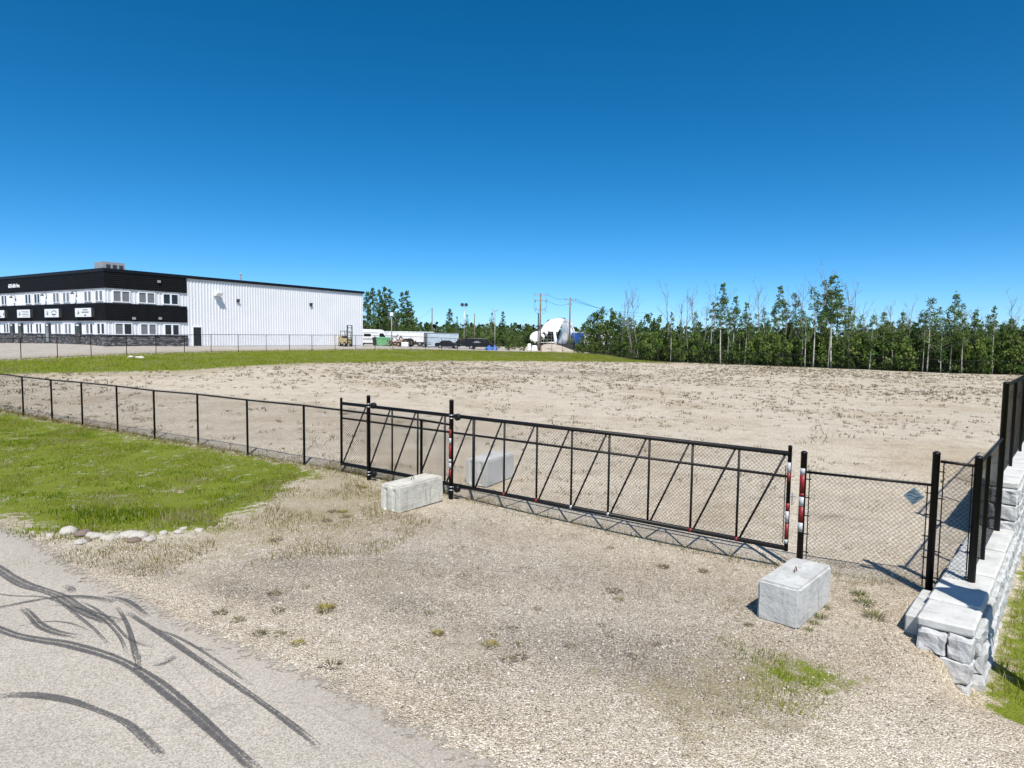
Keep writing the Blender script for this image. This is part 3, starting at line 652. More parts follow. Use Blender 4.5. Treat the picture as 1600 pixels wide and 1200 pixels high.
for k in range(10): stone('cap_stone', 5.16 + .92 * k, 6.07 + .92 * k, -.3, .44, .96, 1.10 + .01 * (k % 2), .012, .03, 'capstone', 40 + k)
# front end: two visible courses of split stones and one below
for j, (z0, z1, cut) in enumerate(((-.37, -.065, .03), (-.69, -.385, .11), (-1.01, -.705, -.01))):
    for (y0, y1) in ((cut + .012, .37), (-.27, cut - .012)):
        sd_ += 1; stone('wall_block', -2.22, -1.94, y0, y1, z0, z1, .032, .022, 'splitstone', sd_)
# right hand face courses
for j, (z0, z1) in enumerate(((-.37, -.065), (-.69, -.385), (-1.01, -.705))):
    a = -1.93 + (.22 if j % 2 else 0)
    while a < 9.0:
        w = random.uniform(.5, .72); sd_ += 1
        stone('wall_block', a, a + w - .02, -.34 - .035 * j, -.15, z0, z1, .034, .026, 'splitstone', sd_, wall, 2); a += w
for j in range(3):
    z0 = -.05 + .335 * j; a = 4.2 + (.1 if j % 2 else 0)
    for (y0, y1) in (((-.30, .06), (.08, .41)) if j % 2 else ((-.30, .16), (.18, .41))):
        sd_ += 1; stone('wall_block', 4.16, 4.40, y0, y1, z0 + .012, z0 + .322, .03, .022, 'splitstone', sd_)
    a = 4.42
    while a < 11:
        w = random.uniform(.5, .72); sd_ += 1
        stone('wall_block', a, a + w - .02, -.33, -.15, z0 + .012, z0 + .322, .032, .026, 'splitstone', sd_, wall, 2); a += w
stone('step_block', -1.86, -.55, .415, .60, -.75, -.02, .006, .02, 'conc', 77)

# fence on the wall
def wp(s, l, z): q = WO + WD * s + WN * l; return (q[0], q[1], z)
wf = thing('wall_fence', wp(0, 0, .1), 'black chain link fence standing on the stone retaining wall, stepping up with it', 'fence')
for s, z0, z1, r in ((0, .06, 2.19, .057), (1.5, .06, 2.02, .035), (3.95, .06, 3.22, .055), (6.4, 1.05, 3.12, .035), (9.3, 1.05, 3.12, .035), (12.2, 1.05, 3.12, .035), (15.1, 1.05, 3.12, .035)):
    p = wp(s, 0, 0); post_mb(p[0], p[1], z0, z1, r, True, 14).build('post', M['black'], wf, True, True)
MB().tube([wp(0, 0, 2.02), wp(3.95, 0, 2.04)], .022, 8).build('top_rail', M['black'], wf, True, True)
MB().tube([wp(3.95, 0, 3.12), wp(15.1, 0, 3.10)], .022, 8).build('top_rail', M['black'], wf, True, True)
m = MB(); chainlink(m, wp(.03, -.03, .13), wp(3.92, -.03, .13), 1.93, .08, .0023); chainlink(m, wp(3.98, -.03, 1.16), wp(15.1, -.03, 1.16), 2.0, .08, .0023)
tag(m.build('wire_mesh', M['black2'], wf, True), kind='stuff')
for s, z in ((.12, 1.6), (.12, 1.1), (.12, .6), (3.83, 1.6), (3.83, .8)):
    MB().tube([wp(s - .14, -.03, z), wp(s + .02, -.03, z)], .011, 6).build('band_clamp', M['black2'], wf, True)

# ------------------------------------------------------------------ concrete blocks
def concrete_block(L, Wd, Hh, mat, seed, groove=True):
    bm = bmesh.new(); bmesh.ops.create_cube(bm, size=1)
    for v in bm.verts: v.co = Vector((v.co.x * L, v.co.y * Wd, (v.co.z + .5) * Hh))
    bmesh.ops.bevel(bm, geom=list(bm.edges), offset=.035, segments=2, affect='EDGES')
    bmesh.ops.subdivide_edges(bm, edges=[e for e in bm.edges if e.calc_length() > .2], cuts=12, use_grid_fill=True)
    for v in bm.verts:
        c = v.co
        if groove and abs(c.x) > L / 2 - .02 and .06 < c.z < Hh - .08:
            c.x -= math.copysign(.035 * max(0, 1 - abs(abs(c.y) - Wd * .22) / .06), c.x)
        n_ = mnoise.noise(c * 5 + Vector((seed, 0, 0))) * .006 + mnoise.noise(c * 16 + Vector((seed, 5, 0))) * .004
        ch = max(0, mnoise.noise(c * 3.1 + Vector((seed * 2.3, 1, 0))) - .42) * (.09 if (abs(c.x) > L / 2 - .06) + (abs(c.y) > Wd / 2 - .06) + (c.z > Hh - .06) >= 2 else .015)
        c += Vector((c.x / L, c.y / Wd, c.z / Hh - .5)).normalized() * (n_ - ch)
    me = bpy.data.meshes.new('block_body'); bm.to_mesh(me); bm.free(); me.materials.append(M[mat])
    me.polygons.foreach_set('use_smooth', [False] * len(me.polygons))
    return me
def put_block(pA, pB, pC, Wd, Hh, mat, seed, label, sink=.02, groove=True):
    """pA, pB, pC: ground corners; B the shared one, A-B the short side, B-C the long side"""
    A, B, Cc = (np.array(p[:2]) for p in (pA, pB, pC)); ax = Cc - B; L = np.linalg.norm(ax); ax /= L; sh = A - B; sh -= (sh @ ax) * ax; sh /= np.linalg.norm(sh)
    L = min(L, 1.52); c = B + ax * L / 2 + sh * Wd / 2; z = hz(c[0], c[1]) - sink
    o = thing('concrete_block', (c[0], c[1], z), label, 'concrete block', None, math.atan2(ax[1], ax[0]))
    link('body', concrete_block(L, Wd, Hh, mat, seed, groove), o)
    MB().tube([(-.05, .0, Hh - .02), (-.04, .004, Hh + .055), (0, .006, Hh + .085), (.03, .004, Hh + .05), (.05, 0, Hh - .02)], .0085, 6).build('lifting_loop', M['rust'], o, False, True)
    return o
put_block(ground(590, 792), ground(624, 803), ground(698, 782), .61, .63, 'conc_y', 3, 'weathered cream concrete block lying lengthwise at the left roller post')
put_block(ground(1178, 965), ground(1247, 985), ground(1297, 939), .63, .63, 'conc', 9, 'clean grey concrete block lying end-on in front of the latch post', .02, False)
put_block(ground(716, 752), ground(760, 763), ground(812, 743), .68, .72, 'conc', 15, 'pale concrete block lying inside the lot behind the sliding gate')

# ------------------------------------------------------------------ rocks
def rock_mesh(seed, mat, flat=.65):
    bm = bmesh.new(); bmesh.ops.create_icosphere(bm, subdivisions=3, radius=1)
    for v in bm.verts:
        v.co *= 1 + .28 * mnoise.noise(v.co * 1.1 + Vector((seed * 7, 0, 0))) + .08 * mnoise.noise(v.co * 3.3 + Vector((0, seed, 0))) + .03 * mnoise.noise(v.co * 8 + Vector((0, 0, seed)))
        v.co.z = max(v.co.z * flat, -.35)
    for f in bm.faces: f.smooth = True
    me = bpy.data.meshes.new('rock'); bm.to_mesh(me); bm.free(); me.materials.append(M[mat]); return me
ROCKS = [(77, 838, 12, 'w'), (104, 834, 26, 'w'), (126, 837, 24, 'b'), (124, 850, 18, 'w'), (141, 838, 14, 'w'), (150, 840, 18, 'w'), (163, 842, 16, 'w'), (173, 843, 18, 'w'), (185, 841, 13, 'w'),
         (198, 840, 26, 'w'), (216, 842, 24, 'w'), (208, 847, 18, 'b'), (231, 846, 16, 'w'), (236, 843, 14, 'w'), (254, 835, 12, 'w'), (278, 833, 14, 'w'), (286, 827, 10, 'w'), (310, 830, 12, 'w'), (152, 858, 8, 'w'), (135, 846, 12, 'b')]
RL = {'w': 'whitish rounded rock in the row edging the tall grass', 'b': 'brown angular rock among the whitish rocks edging the tall grass'}
for i, (px, py, w, kk) in enumerate(ROCKS):
    p = ground(px, py); r = w / 2 * p[1] / F * 1.06
    o = link('rock', rock_mesh(i + 1, 'rock' if kk == 'w' else 'brownrock', random.uniform(.55, .8)), None, (p[0], p[1] + r * .3, p[2] + r * .12))
    o.scale = (r * 1.15, r, r * .95); o.rotation_euler = (0, 0, random.uniform(0, 6)); 
    own = {0: 'small pale rock lying apart at the road end of the rock row', 1: 'large oval white rock beside the largest brown rock', 2: 'largest brown rock, next to the large oval white rock', 9: 'broad white rock in the middle of the rock row', 17: 'last whitish rock at the gravel end of the rock row', 18: 'tiny white rock lying on the gravel before the rock row', 16: 'small white rock half hidden in the tall grass'}
    if i in own: tag(o, own[i], 'rock')
    else: tag(o, RL[kk], 'rock', 'rocks edging the tall grass' if kk == 'w' else 'brown rocks at the grass edge')
for i, (px, py, w) in enumerate([(204, 557.5, 8), (214, 560, 7), (221, 560, 8), (216, 557, 6)]):
    p = atY(px, py + 2, 59); p[2] = hz(p[0], p[1]); r = w / 2 * p[1] / F
    o = link('rock', rock_mesh(i + 40, 'rock', .7), None, (p[0], p[1], p[2] + r * .25)); o.scale = (r * 1.1, r, r); tag(o, 'white boulder on the mown grass bank below the far fence', 'rock', 'boulders on the grass bank')

# ------------------------------------------------------------------ far fences
def farpts(lst):
    out = []
    for px, py, Y in lst:
        p = atY(px, py, Y); out.append((p[0], p[1], hz(p[0], p[1])))
    return out
fence('thin black chain link fence along the top of the grass bank below the white building', None, farpts(FARF), 1.83, .032, .022, .16, .003)
fence('dark chain link fence in front of the wood at the far edge of the lot', None, farpts([FARF[-1]] + BACKF), 1.9, .038, .026, .16, .0035)

# ------------------------------------------------------------------ white and black building
BC = atY(166.5, 541, 67); BZ = BC[2]; BH = 8.0
UR = np.array([.53, .848]); UR /= np.linalg.norm(UR); UL = np.array([-UR[1], UR[0]])       # along the two visible walls
bld = thing('commercial_building', (BC[0], BC[1], BZ), 'long two storey white building with black upper band, black mid band and dark stone base', 'building', None, math.atan2(UR[1], UR[0]))
# local frame: x along the right wall, y along the left wall, z up; right wall faces -y, left wall faces -x
def loc_right(px, py):
    d = ray(px, py); n = np.array([UL[0], UL[1], 0]); t = ((BC - EYE) @ n) / (d @ n); p = EYE + d * t - BC
    return p[:2] @ UR, p[2]
def loc_left(px, py):
    d = ray(px, py); n = np.array([UR[0], UR[1], 0]); t = ((BC - EYE) @ n) / (d @ n); p = EYE + d * t - BC
    return p[:2] @ UL, p[2]
LR = loc_right(567, 500)[0]; LL = loc_left(0, 480)[0] + 16
uB = loc_right(292, 500)[0]                                   # end of the black bands on the right wall
Zs, Zl0, Zm0, Zm1, Zt0 = 1.15, 1.15, 2.62, 4.45, 5.95
top = 7.95
MB().box(.05, LR - .05, .05, LL, -.6, 7.7).build('wall', M['siding'], bld)
MB().box(-.12, LR + .15, -.12, LL + .1, 7.68, 7.80).build('roof', M['roofing'], bld)
MB().box(-.16, LR + .2, -.16, .02, 7.62, top).build('fascia', M['fascia'], bld)
MB().box(-.161, .02, .021, LL + .1, 7.62, top).build('fascia', M['fascia'], bld)
MB().box(LR - .02, LR + .2, .021, LL, 7.62, top).build('fascia', M['fascia'], bld)
def ribs(side, a0, a1, z0, z1, step=.38):
    m = MB(); a = a0
    while a < a1 - .02:
        b = min(a + step, a1)
        prof = [(a, 0.0), (a, .02), (a + .17, .02), (a + .20, .075), (b - .10, .075), (b - .03, .02), (b, .02), (b, 0)]
        if side == 'R': m.prism([(p[0], -p[1]) for p in prof], (1, 0, 0), (0, 1, 0), (0, 0, 1), (0, 0.045, z0), z1 - z0)
        else: m.prism([(-p[1], p[0]) for p in prof], (1, 0, 0), (0, 1, 0), (0, 0, 1), (0.045, 0, z0), z1 - z0)
        a = b
    m.build('siding_panel', M['siding'], bld)
ribs('R', uB, LR, 0, 7.62); ribs('R', .06, uB, Zm1, Zt0); ribs('R', .06, uB, Zl0, Zm0)
ribs('L', .06, LL, Zm1, Zt0); ribs('L', .06, LL, Zl0, Zm0)
def laps(side, a0, a1, z0, z1, out=.16):
    m = MB(); k = int(round((z1 - z0) / .2)); st = (z1 - z0) / k
    for i in range(k):
        z = z0 + i * st; prof = [(.0, z), (out, z), (out - .035, z + st), (.0, z + st)]
        if side == 'R': m.prism([(-p[0], p[1]) for p in prof], (0, 1, 0), (0, 0, 1), (1, 0, 0), (a0, .04, 0), a1 - a0)
        else: m.prism([(-p[0], p[1]) for p in prof], (1, 0, 0), (0, 0, 1), (0, 1, 0), (.04, a0, 0), a1 - a0)
    m.build('lap_siding', M['blacksiding'], bld)
laps('R', -.1, uB, Zt0, 7.62); laps('R', -.1, uB, Zm0, Zm1); laps('L', -.115, LL, Zt0, 7.62); laps('L', -.115, LL, Zm0, Zm1)
for z in (Zm0 - .09, Zt0 - .09): MB().box(-.02, uB, -.03, .04, z, z + .088).build('drip_trim', M['trim'], bld)
MB().box(-.12, uB, -.14, .04, -.5, Zs).build('stone_base', M['ledge'], bld); MB().box(-.13, .04, .041, LL, -.5, Zs).build('stone_base', M['ledge'], bld)
MB().box(-.17, uB + .03, -.19, -.141, Zs - .08, Zs + .03).build('stone_sill', M['darkgrey'], bld); MB().box(-.18, -.131, -.14, LL, Zs - .08, Zs + .03).build('stone_sill', M['darkgrey'], bld)
MB().box(-.02, .06, -.025, .055, Zs + .04, Zm0).build('corner_trim', M['trim'], bld); MB().box(-.02, .06, -.025, .055, Zm1, Zt0).build('corner_trim', M['trim'], bld)

def window(side, panes, z0, z1, mats):
    a0 = min(p[0] for p in panes); a1 = max(p[1] for p in panes)
    fr = MB(); d, w = (.10, .09) if side == 'R' else (.065, .05)
    def bx(p, q, zz0, zz1, o0, o1, mb):
        if side == 'R': mb.box(p, q, -o1, -o0, zz0, zz1)
        else: mb.box(-o1, -o0, p, q, zz0, zz1)
    bx(a0 - w, a1 + w, z1, z1 + w, 0, d, fr); bx(a0 - w - .03, a1 + w + .03, z0 - w, z0, 0, d + .02, fr)
    eds = sorted(panes); bx(a0 - w, a0, z0, z1, 0, d, fr); bx(a1, a1 + w, z0, z1, 0, d, fr)
    for p, q in zip(eds[:-1], eds[1:]): bx(p[1], q[0], z0, z1, 0, d - .01, fr)
    o = fr.build('window', M['trim'], bld)
    for p, mt in zip(eds, mats):
        g_ = MB(); bx(p[0], p[1], z0, z1, 0.0, .045, g_); g_.build('pane', M[mt], o)
for grp, z0, z1 in ((((887, 943, 955, 1010, 'bb'), (1087, 1140, 1152, 1205, 'bb'), (1277, 1327, 1340, 1388, 'gg')), 4.64, 5.68), (((895, 952, 965, 1020, 'bg'), (1095, 1147, 1160, 1210, 'bb'), (1283, 1332, 1345, 1390, 'gg')), 1.26, 2.33)):
    for a, b, c, d, mm in grp:
        q = [loc_right(v / 5, 480)[0] for v in (a, b, c, d)]
        window('R', [(q[0], q[1]), (q[2], q[3])], z0, z1, [{'b': 'blind', 'g': 'glass'}[k] for k in mm])
S7 = 9.229
for grp, z0, z1 in ((((35, 65, 78, 105, 'gg'), (378, 408, 422, 452, 'gg'), (508, 540, 550, 582, 'gg'), (778, 812, 825, 860, 'bb'), (922, 955, 972, 1008, 'bb'), (1230, 1265, 1285, 1322, 'bb'), (1390, 1425, 1447, 1488, 'bb')), 4.66, 5.66),
                    (((-70, -45, -30, -8, 'gg'), (50, 75, 90, 115, 'gg'), (390, 415, 435, 462, 'gg'), (518, 545, 565, 592, 'gg'), (790, 820, 840, 872, 'bb'), (935, 965, 985, 1018, 'bb'), (1240, 1275, 1297, 1333, 'gb'), (1402, 1437, 1460, 1500, 'gg')), 1.28, 2.30)):
    for a, b, c, d, mm in grp:
        q = [loc_left(v / S7, 480)[0] for v in (a, b, c, d)]
        window('L', [(q[1], q[0]), (q[3], q[2])], z0, z1, [{'b': 'blind', 'g': 'glass'}[k] for k in mm])
def door_left(a, b, light):
    y1, y0 = loc_left(a / S7, 520)[0], loc_left(b / S7, 520)[0]
    d = MB().box(-.17, -.0, y0, y1, 0.02, 2.34).build('door', M['door'], bld)
    g_ = MB().box(-.185, -.171, y0 + .18, y1 - .18, .3, 1.98).build('door_glass', M['glasslight' if light else 'glass'], d)
    MB().box(-.186, -.171, y0 + .25, y1 - .25, 2.07, 2.22).build('transom_number', M['trim'], d)
    MB().tube([(-.21, y0 + .12, .9), (-.21, y0 + .12, 1.3)], .02, 6).build('handle', M['galv'], d)
for a, b, lt in ((165, 215, False), (285, 338, False), (675, 735, True), (1105, 1180, False)): door_left(a, b, lt)
x0, x1 = loc_right(302, 530)[0], loc_right(314.4, 530)[0]
d = MB().box(x0, x1, -.04, 0.02, .02, 2.13).build('door', M['door'], bld); MB().tube([(x0 + .08, -.09, 1.0), (x0 + .2, -.09, 1.0)], .02, 6).build('handle', M['galv'], d)
MB().box(x0 - .1, x0 - .001, -.07, .02, 0, 2.24).box(x1 + .001, x1 + .1, -.07, .02, 0, 2.24).box(x0 - .001, x1 + .001, -.07, .02, 2.131, 2.24).build('door_frame', M['trim'], bld)
# wall fittings
def lx(px, py): return loc_right(px, py)
def wedge(name, px, py, w, h, dep, mat):
    u, z = lx(px, py); return MB().prism([(0, z), (-dep, z), (-dep * .55, z - h), (0, z - h)], (0, 1, 0), (0, 0, 1), (1, 0, 0), (u - w / 2, -.01, 0), w).build(name, M[mat], bld)
wedge('exhaust_hood', 338.5, 458.5, .78, .30, .75, 'trim'); wedge('wall_light', 371, 467.5, .30, .36, .30, 'darkgrey'); wedge('wall_light', 485, 473.5, .32, .4, .30, 'darkgrey')
for px, py in ((247, 440), (208, 497.5), (249, 497.5)):
    u, z = lx(px, py); MB().box(u - .16, u + .16, -.24, -.11, z - .13, z + .13).build('wall_box', M['hvac'], bld)
for xx, yy in ((225, 482), (675, 450), (1110, 422)):
    y, z = loc_left(xx / S7, 410 + yy / S7)
    o = MB().tube([(0, y, z - .45), (-.06, y, z - .1), (-.12, y, z), (-.32, y, z + .04), (-.45, y, z - .05)], .03, 6).build('gooseneck_lamp', M['darkgrey'], bld)
    MB().tube([(-.45, y, z - .05), (-.47, y, z - .12), (-.47, y, z - .28)], [.05, .09, .22], 10).build('lamp_shade', M['darkgrey'], o)
    MB().box(-.08, 0, y - .07, y + .07, z - .55, z - .32).build('lamp_mount', M['darkgrey'], o)
u, z = lx(176, 416); hv = MB().box(.7, 2.9, 1.6, 3.4, 7.8, 8.75).build('rooftop_unit', M['hvac'], bld)
for a in (1.0, 1.65, 2.3): MB().box(a, a + .4, 1.56, 1.599, 8.1, 8.5).build('louvre', M['darkgrey'], hv)
MB().box(.75, 2.85, 1.65, 3.35, 8.751, 8.79).build('unit_lid', M['hvac'], hv)
u, z = lx(381, 437); MB().tube([(u, .6, 7.7), (u, .6, 8.7)], .09, 8).tube([(u, .6, 8.7), (u, .6, 8.74), (u, .6, 8.86)], [.09, .17, .1], 8).build('roof_vent', M['hvac'], bld)
# sign boxes with faint printed marks, and the address letters
def bar(mb, y0, y1, z0, z1): mb.box(-.432, -.421, y0, y1, z0, z1)
for k, (a, b, z0, z1) in enumerate(((-75, 121, 2.98, 3.95), (305, 492, 2.98, 3.95), (702, 907, 2.98, 3.95), (1143, 1377, 2.98, 3.95))):
    y1, y0 = loc_left(a / S7, 490)[0], loc_left(b / S7, 490)[0]
    sg = MB().box(-.40, -.08, y0, y1, z0, z1).build('sign_box', M['darkgrey'], bld); W = y1 - y0
    MB().box(-.42, -.401, y0 + .03, y1 - .03, z0 + .03, z1 - .03).build('sign_face', M['signpanel'], sg)
    mk = MB()
    if k > 0:      # round leaf-like mark on the left, printed lines on the right
        cy, cz = y1 - W * .22, (z0 + z1) / 2
        for q in range(9):
            an = q * .7; r_ = .16 + .1 * (q % 3) / 2
            mk.tube([(-.425, cy + math.cos(an) * r_ * .55, cz + math.sin(an) * r_ * .7), (-.425, cy + math.cos(an + .5) * r_, cz + math.sin(an + .5) * r_)], .022, 4)
        mk.tube([(-.425, cy + .12, cz - .2), (-.425, cy - .08, cz + .06)], .035, 4)
    if k == 1:
        for q in range(4): bar(mk, y0 + W * .10, y0 + W * (.62 - .06 * (q % 2)), z1 - .24 - .18 * q, z1 - .20 - .18 * q)
    if k == 2:
        for q in range(8): an = .3 + q * .36; bar(mk, y0 + W * .32 + math.cos(an) * .55 - .08, y0 + W * .32 + math.cos(an) * .55 + .08, z0 + .42 + math.sin(an) * .28, z0 + .50 + math.sin(an) * .28)
        bar(mk, y0 + W * .18, y0 + W * .48, z0 + .28, z0 + .40); bar(mk, y0 + W * .26, y0 + W * .4, z0 + .14, z0 + .19)
    if k == 3:
        bar(mk, y0 + W * .22, y0 + W * .5, z1 - .26, z1 - .17); bar(mk, y0 + W * .14, y0 + W * .58, z1 - .5, z1 - .40); bar(mk, y0 + W * .3, y0 + W * .42, z0 + .14, z0 + .27)
    if mk.n: mk.build('printed_mark', M['print'], sg)
    if k == 0:
        m = MB(); bar(m, y0 + W * .22, y1 - .3, z0 + .16, z0 + .27); m.build('printed_mark', M['print'], sg)
        m = MB(); bar(m, y0 + W * .3, y1 - .4, z0 + .44, z0 + .62); m.build('printed_mark', M['printred'], sg)
        m = MB(); bar(m, y0 + .12, y0 + .3, z0 + .34, z0 + .6); bar(m, y0 + .06, y0 + .36, z0 + .43, z0 + .51); m.build('printed_mark', M['printblue'], sg)
cu = bpy.data.curves.new('address', 'FONT'); cu.body = '6025-60th Ave.'; cu.size = .62; cu.extrude = .02; cu.align_x = 'CENTER'; cu.offset = .008
to = bpy.data.objects.new('address', cu); COL.objects.link(to); bpy.context.view_layer.update()
me = bpy.data.meshes.new_from_object(to.evaluated_get(bpy.context.evaluated_depsgraph_get())); bpy.data.objects.remove(to)
me.materials.clear(); me.materials.append(M['trim'])
yA, zA = loc_left(24.3, 448); o = link('address_letters', me, bld); o.rotation_euler = (math.pi / 2, 0, -math.pi / 2); o.location = (-.16, yA, 6.55); o.scale = (.78, 1, 1)

# ------------------------------------------------------------------ yard behind the fence
def yard(px, Y, z=None):
    p = atY(px, 545, Y); return (p[0], p[1], hz(p[0], p[1]) if z is None else z)
def wheel(parent, x, y, r, w, rim='galv'):
    t_ = MB().tube([(x, y - w / 2, r), (x, y - w / 2 + .03, r), (x, y + w / 2 - .03, r), (x, y + w / 2, r)], [r * .88, r, r, r * .88], 16).build('wheel', M['tyre'], parent)
    MB().tube([(x, y - w / 2 - .01, r), (x, y + w / 2 + .01, r)], r * .55, 10).build('rim', M[rim], t_)
def vehicle(name, label, cat, px, Y, rz, prof, width, mat, glass, wheels, wr=.33, extra=None):
    """side profile in metres extruded across the width; glass = side window polygons"""
    o = thing(name, yard(px, Y), label, cat, None, rz)
    b = MB().prism(prof, (1, 0, 0), (0, 0, 1), (0, 1, 0), (0, -width / 2, 0), width).build('body', M[mat], o, False, False, .05)
    for g_ in glass:
        for s in (-1, 1): MB().prism(g_, (1, 0, 0), (0, 0, 1), (0, 1, 0), (0, s * (width / 2 - .004) - .006, 0), .02).build('window', M['glass'], o)
    for x in wheels:
        for s in (-1, 1): wheel(o, x, s * (width / 2 - .1), wr, .22)
    if extra: extra(o)
    return o
def lights(o, x, y, z, mat='lampglass'):
    for s in (-1, 1): MB().box(x - .03, x + .03, s * y - .12, s * y + .12, z - .07, z + .07).build('headlight', M[mat], o)
vehicle('parked_car', 'black sedan parked in front of the blue grey shipping container', 'car', 700, 117, math.radians(6),
        [(-2.3, .35), (2.25, .35), (2.3, .7), (1.9, .85), (1.05, .95), (.35, 1.42), (-.9, 1.45), (-1.6, 1.05), (-2.25, .98), (-2.35, .6)], 1.8, 'blackpaint',
        [[(-.85, .98), (.85, .95), (.3, 1.34), (-.8, 1.37)]], (-1.4, 1.4), .33, lambda o: lights(o, 2.27, .62, .68))
vehicle('pickup_truck', 'black pickup truck with open bed parked between sedan and van', 'truck', 725, 119, math.radians(183),
        [(-2.8, .5), (2.75, .5), (2.8, 1.0), (1.5, 1.15), (1.0, 1.78), (-.4, 1.8), (-.55, 1.2), (-2.75, 1.2)], 1.9, 'blackpaint',
        [[(-.3, 1.2), (1.2, 1.18), (.92, 1.68), (-.28, 1.7)]], (-1.75, 1.75), .4, lambda o: lights(o, 2.78, .7, .85))
vehicle('cargo_van', 'black cargo van with pale lettering parked beside the blue tarp', 'van', 750, 118, math.radians(4),
        [(-2.6, .45), (2.4, .45), (2.5, .95), (1.75, 1.15), (1.15, 1.95), (-2.5, 2.0), (-2.65, 1.0)], 1.9, 'blackpaint',
        [[(.35, 1.2), (1.45, 1.2), (1.05, 1.75), (.35, 1.75)]], (-1.6, 1.6), .38,
        lambda o: (lights(o, 2.48, .7, .8), MB().box(-1.3, .1, -.975, -.96, 1.2, 1.27).box(-1.0, -.2, -.975, -.96, 1.38, 1.48).build('side_lettering', M['whitetape'], o)))
o = vehicle('motorhome', 'white motorhome with dark side stripes parked beyond the end of the building', 'motorhome', 583, 124, math.radians(2),
        [(-3.8, .5), (3.2, .5), (3.5, 1.1), (2.9, 1.5), (2.3, 2.5), (1.6, 3.0), (-3.7, 3.1), (-3.9, 2.8)], 2.3, 'whitepaint', [[(1.4, 1.55), (2.6, 1.55), (2.1, 2.3), (1.4, 2.3)], [(-1.5, 1.7), (-.2, 1.7), (-.2, 2.2), (-1.5, 2.2)]], (-2.2, 2.3), .42,
        lambda o: (MB().box(-3.6, 2.6, -1.165, -1.15, 1.05, 1.13).box(-3.6, 1.2, -1.166, -1.15, 2.35, 2.42).box(-3.6, 2.0, -1.166, -1.15, 1.3, 1.36).build('side_stripe', M['darkgrey'], o)))
def bin_(px, label, mat, w=1.5, Y=119):
    o = thing('waste_bin', yard(px, Y), label, 'bin', None, .05)
    MB().hexa([(-w / 2 * .85, -.6, .12), (w / 2 * .85, -.6, .12), (w / 2 * .85, .6, .12), (-w / 2 * .85, .6, .12), (-w / 2, -.75, 1.35), (w / 2, -.75, 1.35), (w / 2, .75, 1.55), (-w / 2, .75, 1.55)]).build('body', M[mat], o)
    MB().hexa([(-w / 2 - .05, -.8, 1.36), (w / 2 + .05, -.8, 1.36), (w / 2 + .05, .8, 1.56), (-w / 2 - .05, .8, 1.56), (-w / 2 - .05, -.8, 1.42), (w / 2 + .05, -.8, 1.42), (w / 2 + .05, .8, 1.62), (-w / 2 - .05, .8, 1.62)]).build('lid', M[mat], o)
    for s in (-1, 1): MB().tube([(s * w * .3, -.5, 0), (s * w * .3, -.5, .14)], .07, 8).build('caster', M['tyre'], o)
bin_(588.5, 'black waste bin standing next to the pale green bin', 'darkgrey', 1.3); bin_(595, 'pale green waste bin between the black bin and a green one', 'green', 1.4); bin_(604.5, 'pale green waste bin next to the rusty steel pile', 'green', 1.2)
def container(px, Y, L, W, Hh, rz, label, mat, matend, name='shipping_container', cat='container', ribst=.28, wheels=False, z0=.12):
    o = thing(name, yard(px, Y), label, cat, None, rz); m = MB()
    m.box(-L / 2, L / 2, -W / 2 + .05, W / 2 - .05, z0, Hh)
    m.build('box', M[mat], o)
    m = MB(); a = -L / 2 + .1
    while a < L / 2 - .2: m.box(a, a + ribst * .5, -W / 2, -W / 2 + .06, z0 + .12, Hh - .12); a += ribst
    m.build('side_ribs', M[mat], o)
    MB().box(-L / 2 - .01, L / 2 + .01, -W / 2 - .02, W / 2 + .02, Hh - .11, Hh + .01).build('top_frame', M[matend], o)
    MB().box(-L / 2 - .01, L / 2 + .01, -W / 2 - .021, W / 2 + .02, z0 - .02, z0 + .11).build('bottom_frame', M[matend], o)
    for s in (-1, 1):
        d_ = MB().box(-L / 2 - .05, -L / 2, s * W / 4 - W / 4 + .06, s * W / 4 + W / 4 - .06, z0 + .12, Hh - .12).build('end_door', M[matend], o)
        for y in (-.25, .25): MB().tube([(-L / 2 - .08, s * W / 4 + y, z0 + .15), (-L / 2 - .08, s * W / 4 + y, Hh - .15)], .03, 6).build('lock_rod', M['galv'], d_)
    if wheels:
        for x in (L / 2 - 1.5, L / 2 - 2.7):
            for s in (-1, 1): wheel(o, x, s * (W / 2 - .2), .5, .3)
    return o
container(689.5, 124, 6.1, 2.44, 2.75, math.radians(24), 'blue grey shipping container with ribbed sides behind the black sedan', 'container', 'containerdark')
container(640, 128, 9.5, 2.5, 2.85, math.radians(3), 'long white box trailer left of the blue grey container', 'whitepaint', 'trim', 'box_trailer', 'trailer', .8, True, .9)
container(623, 135, 4.5, 2.3, 2.9, math.radians(-4), 'white cube trailer behind the rusty steel pile', 'whitepaint', 'trim', 'cube_trailer', 'trailer', .9, True, .8)
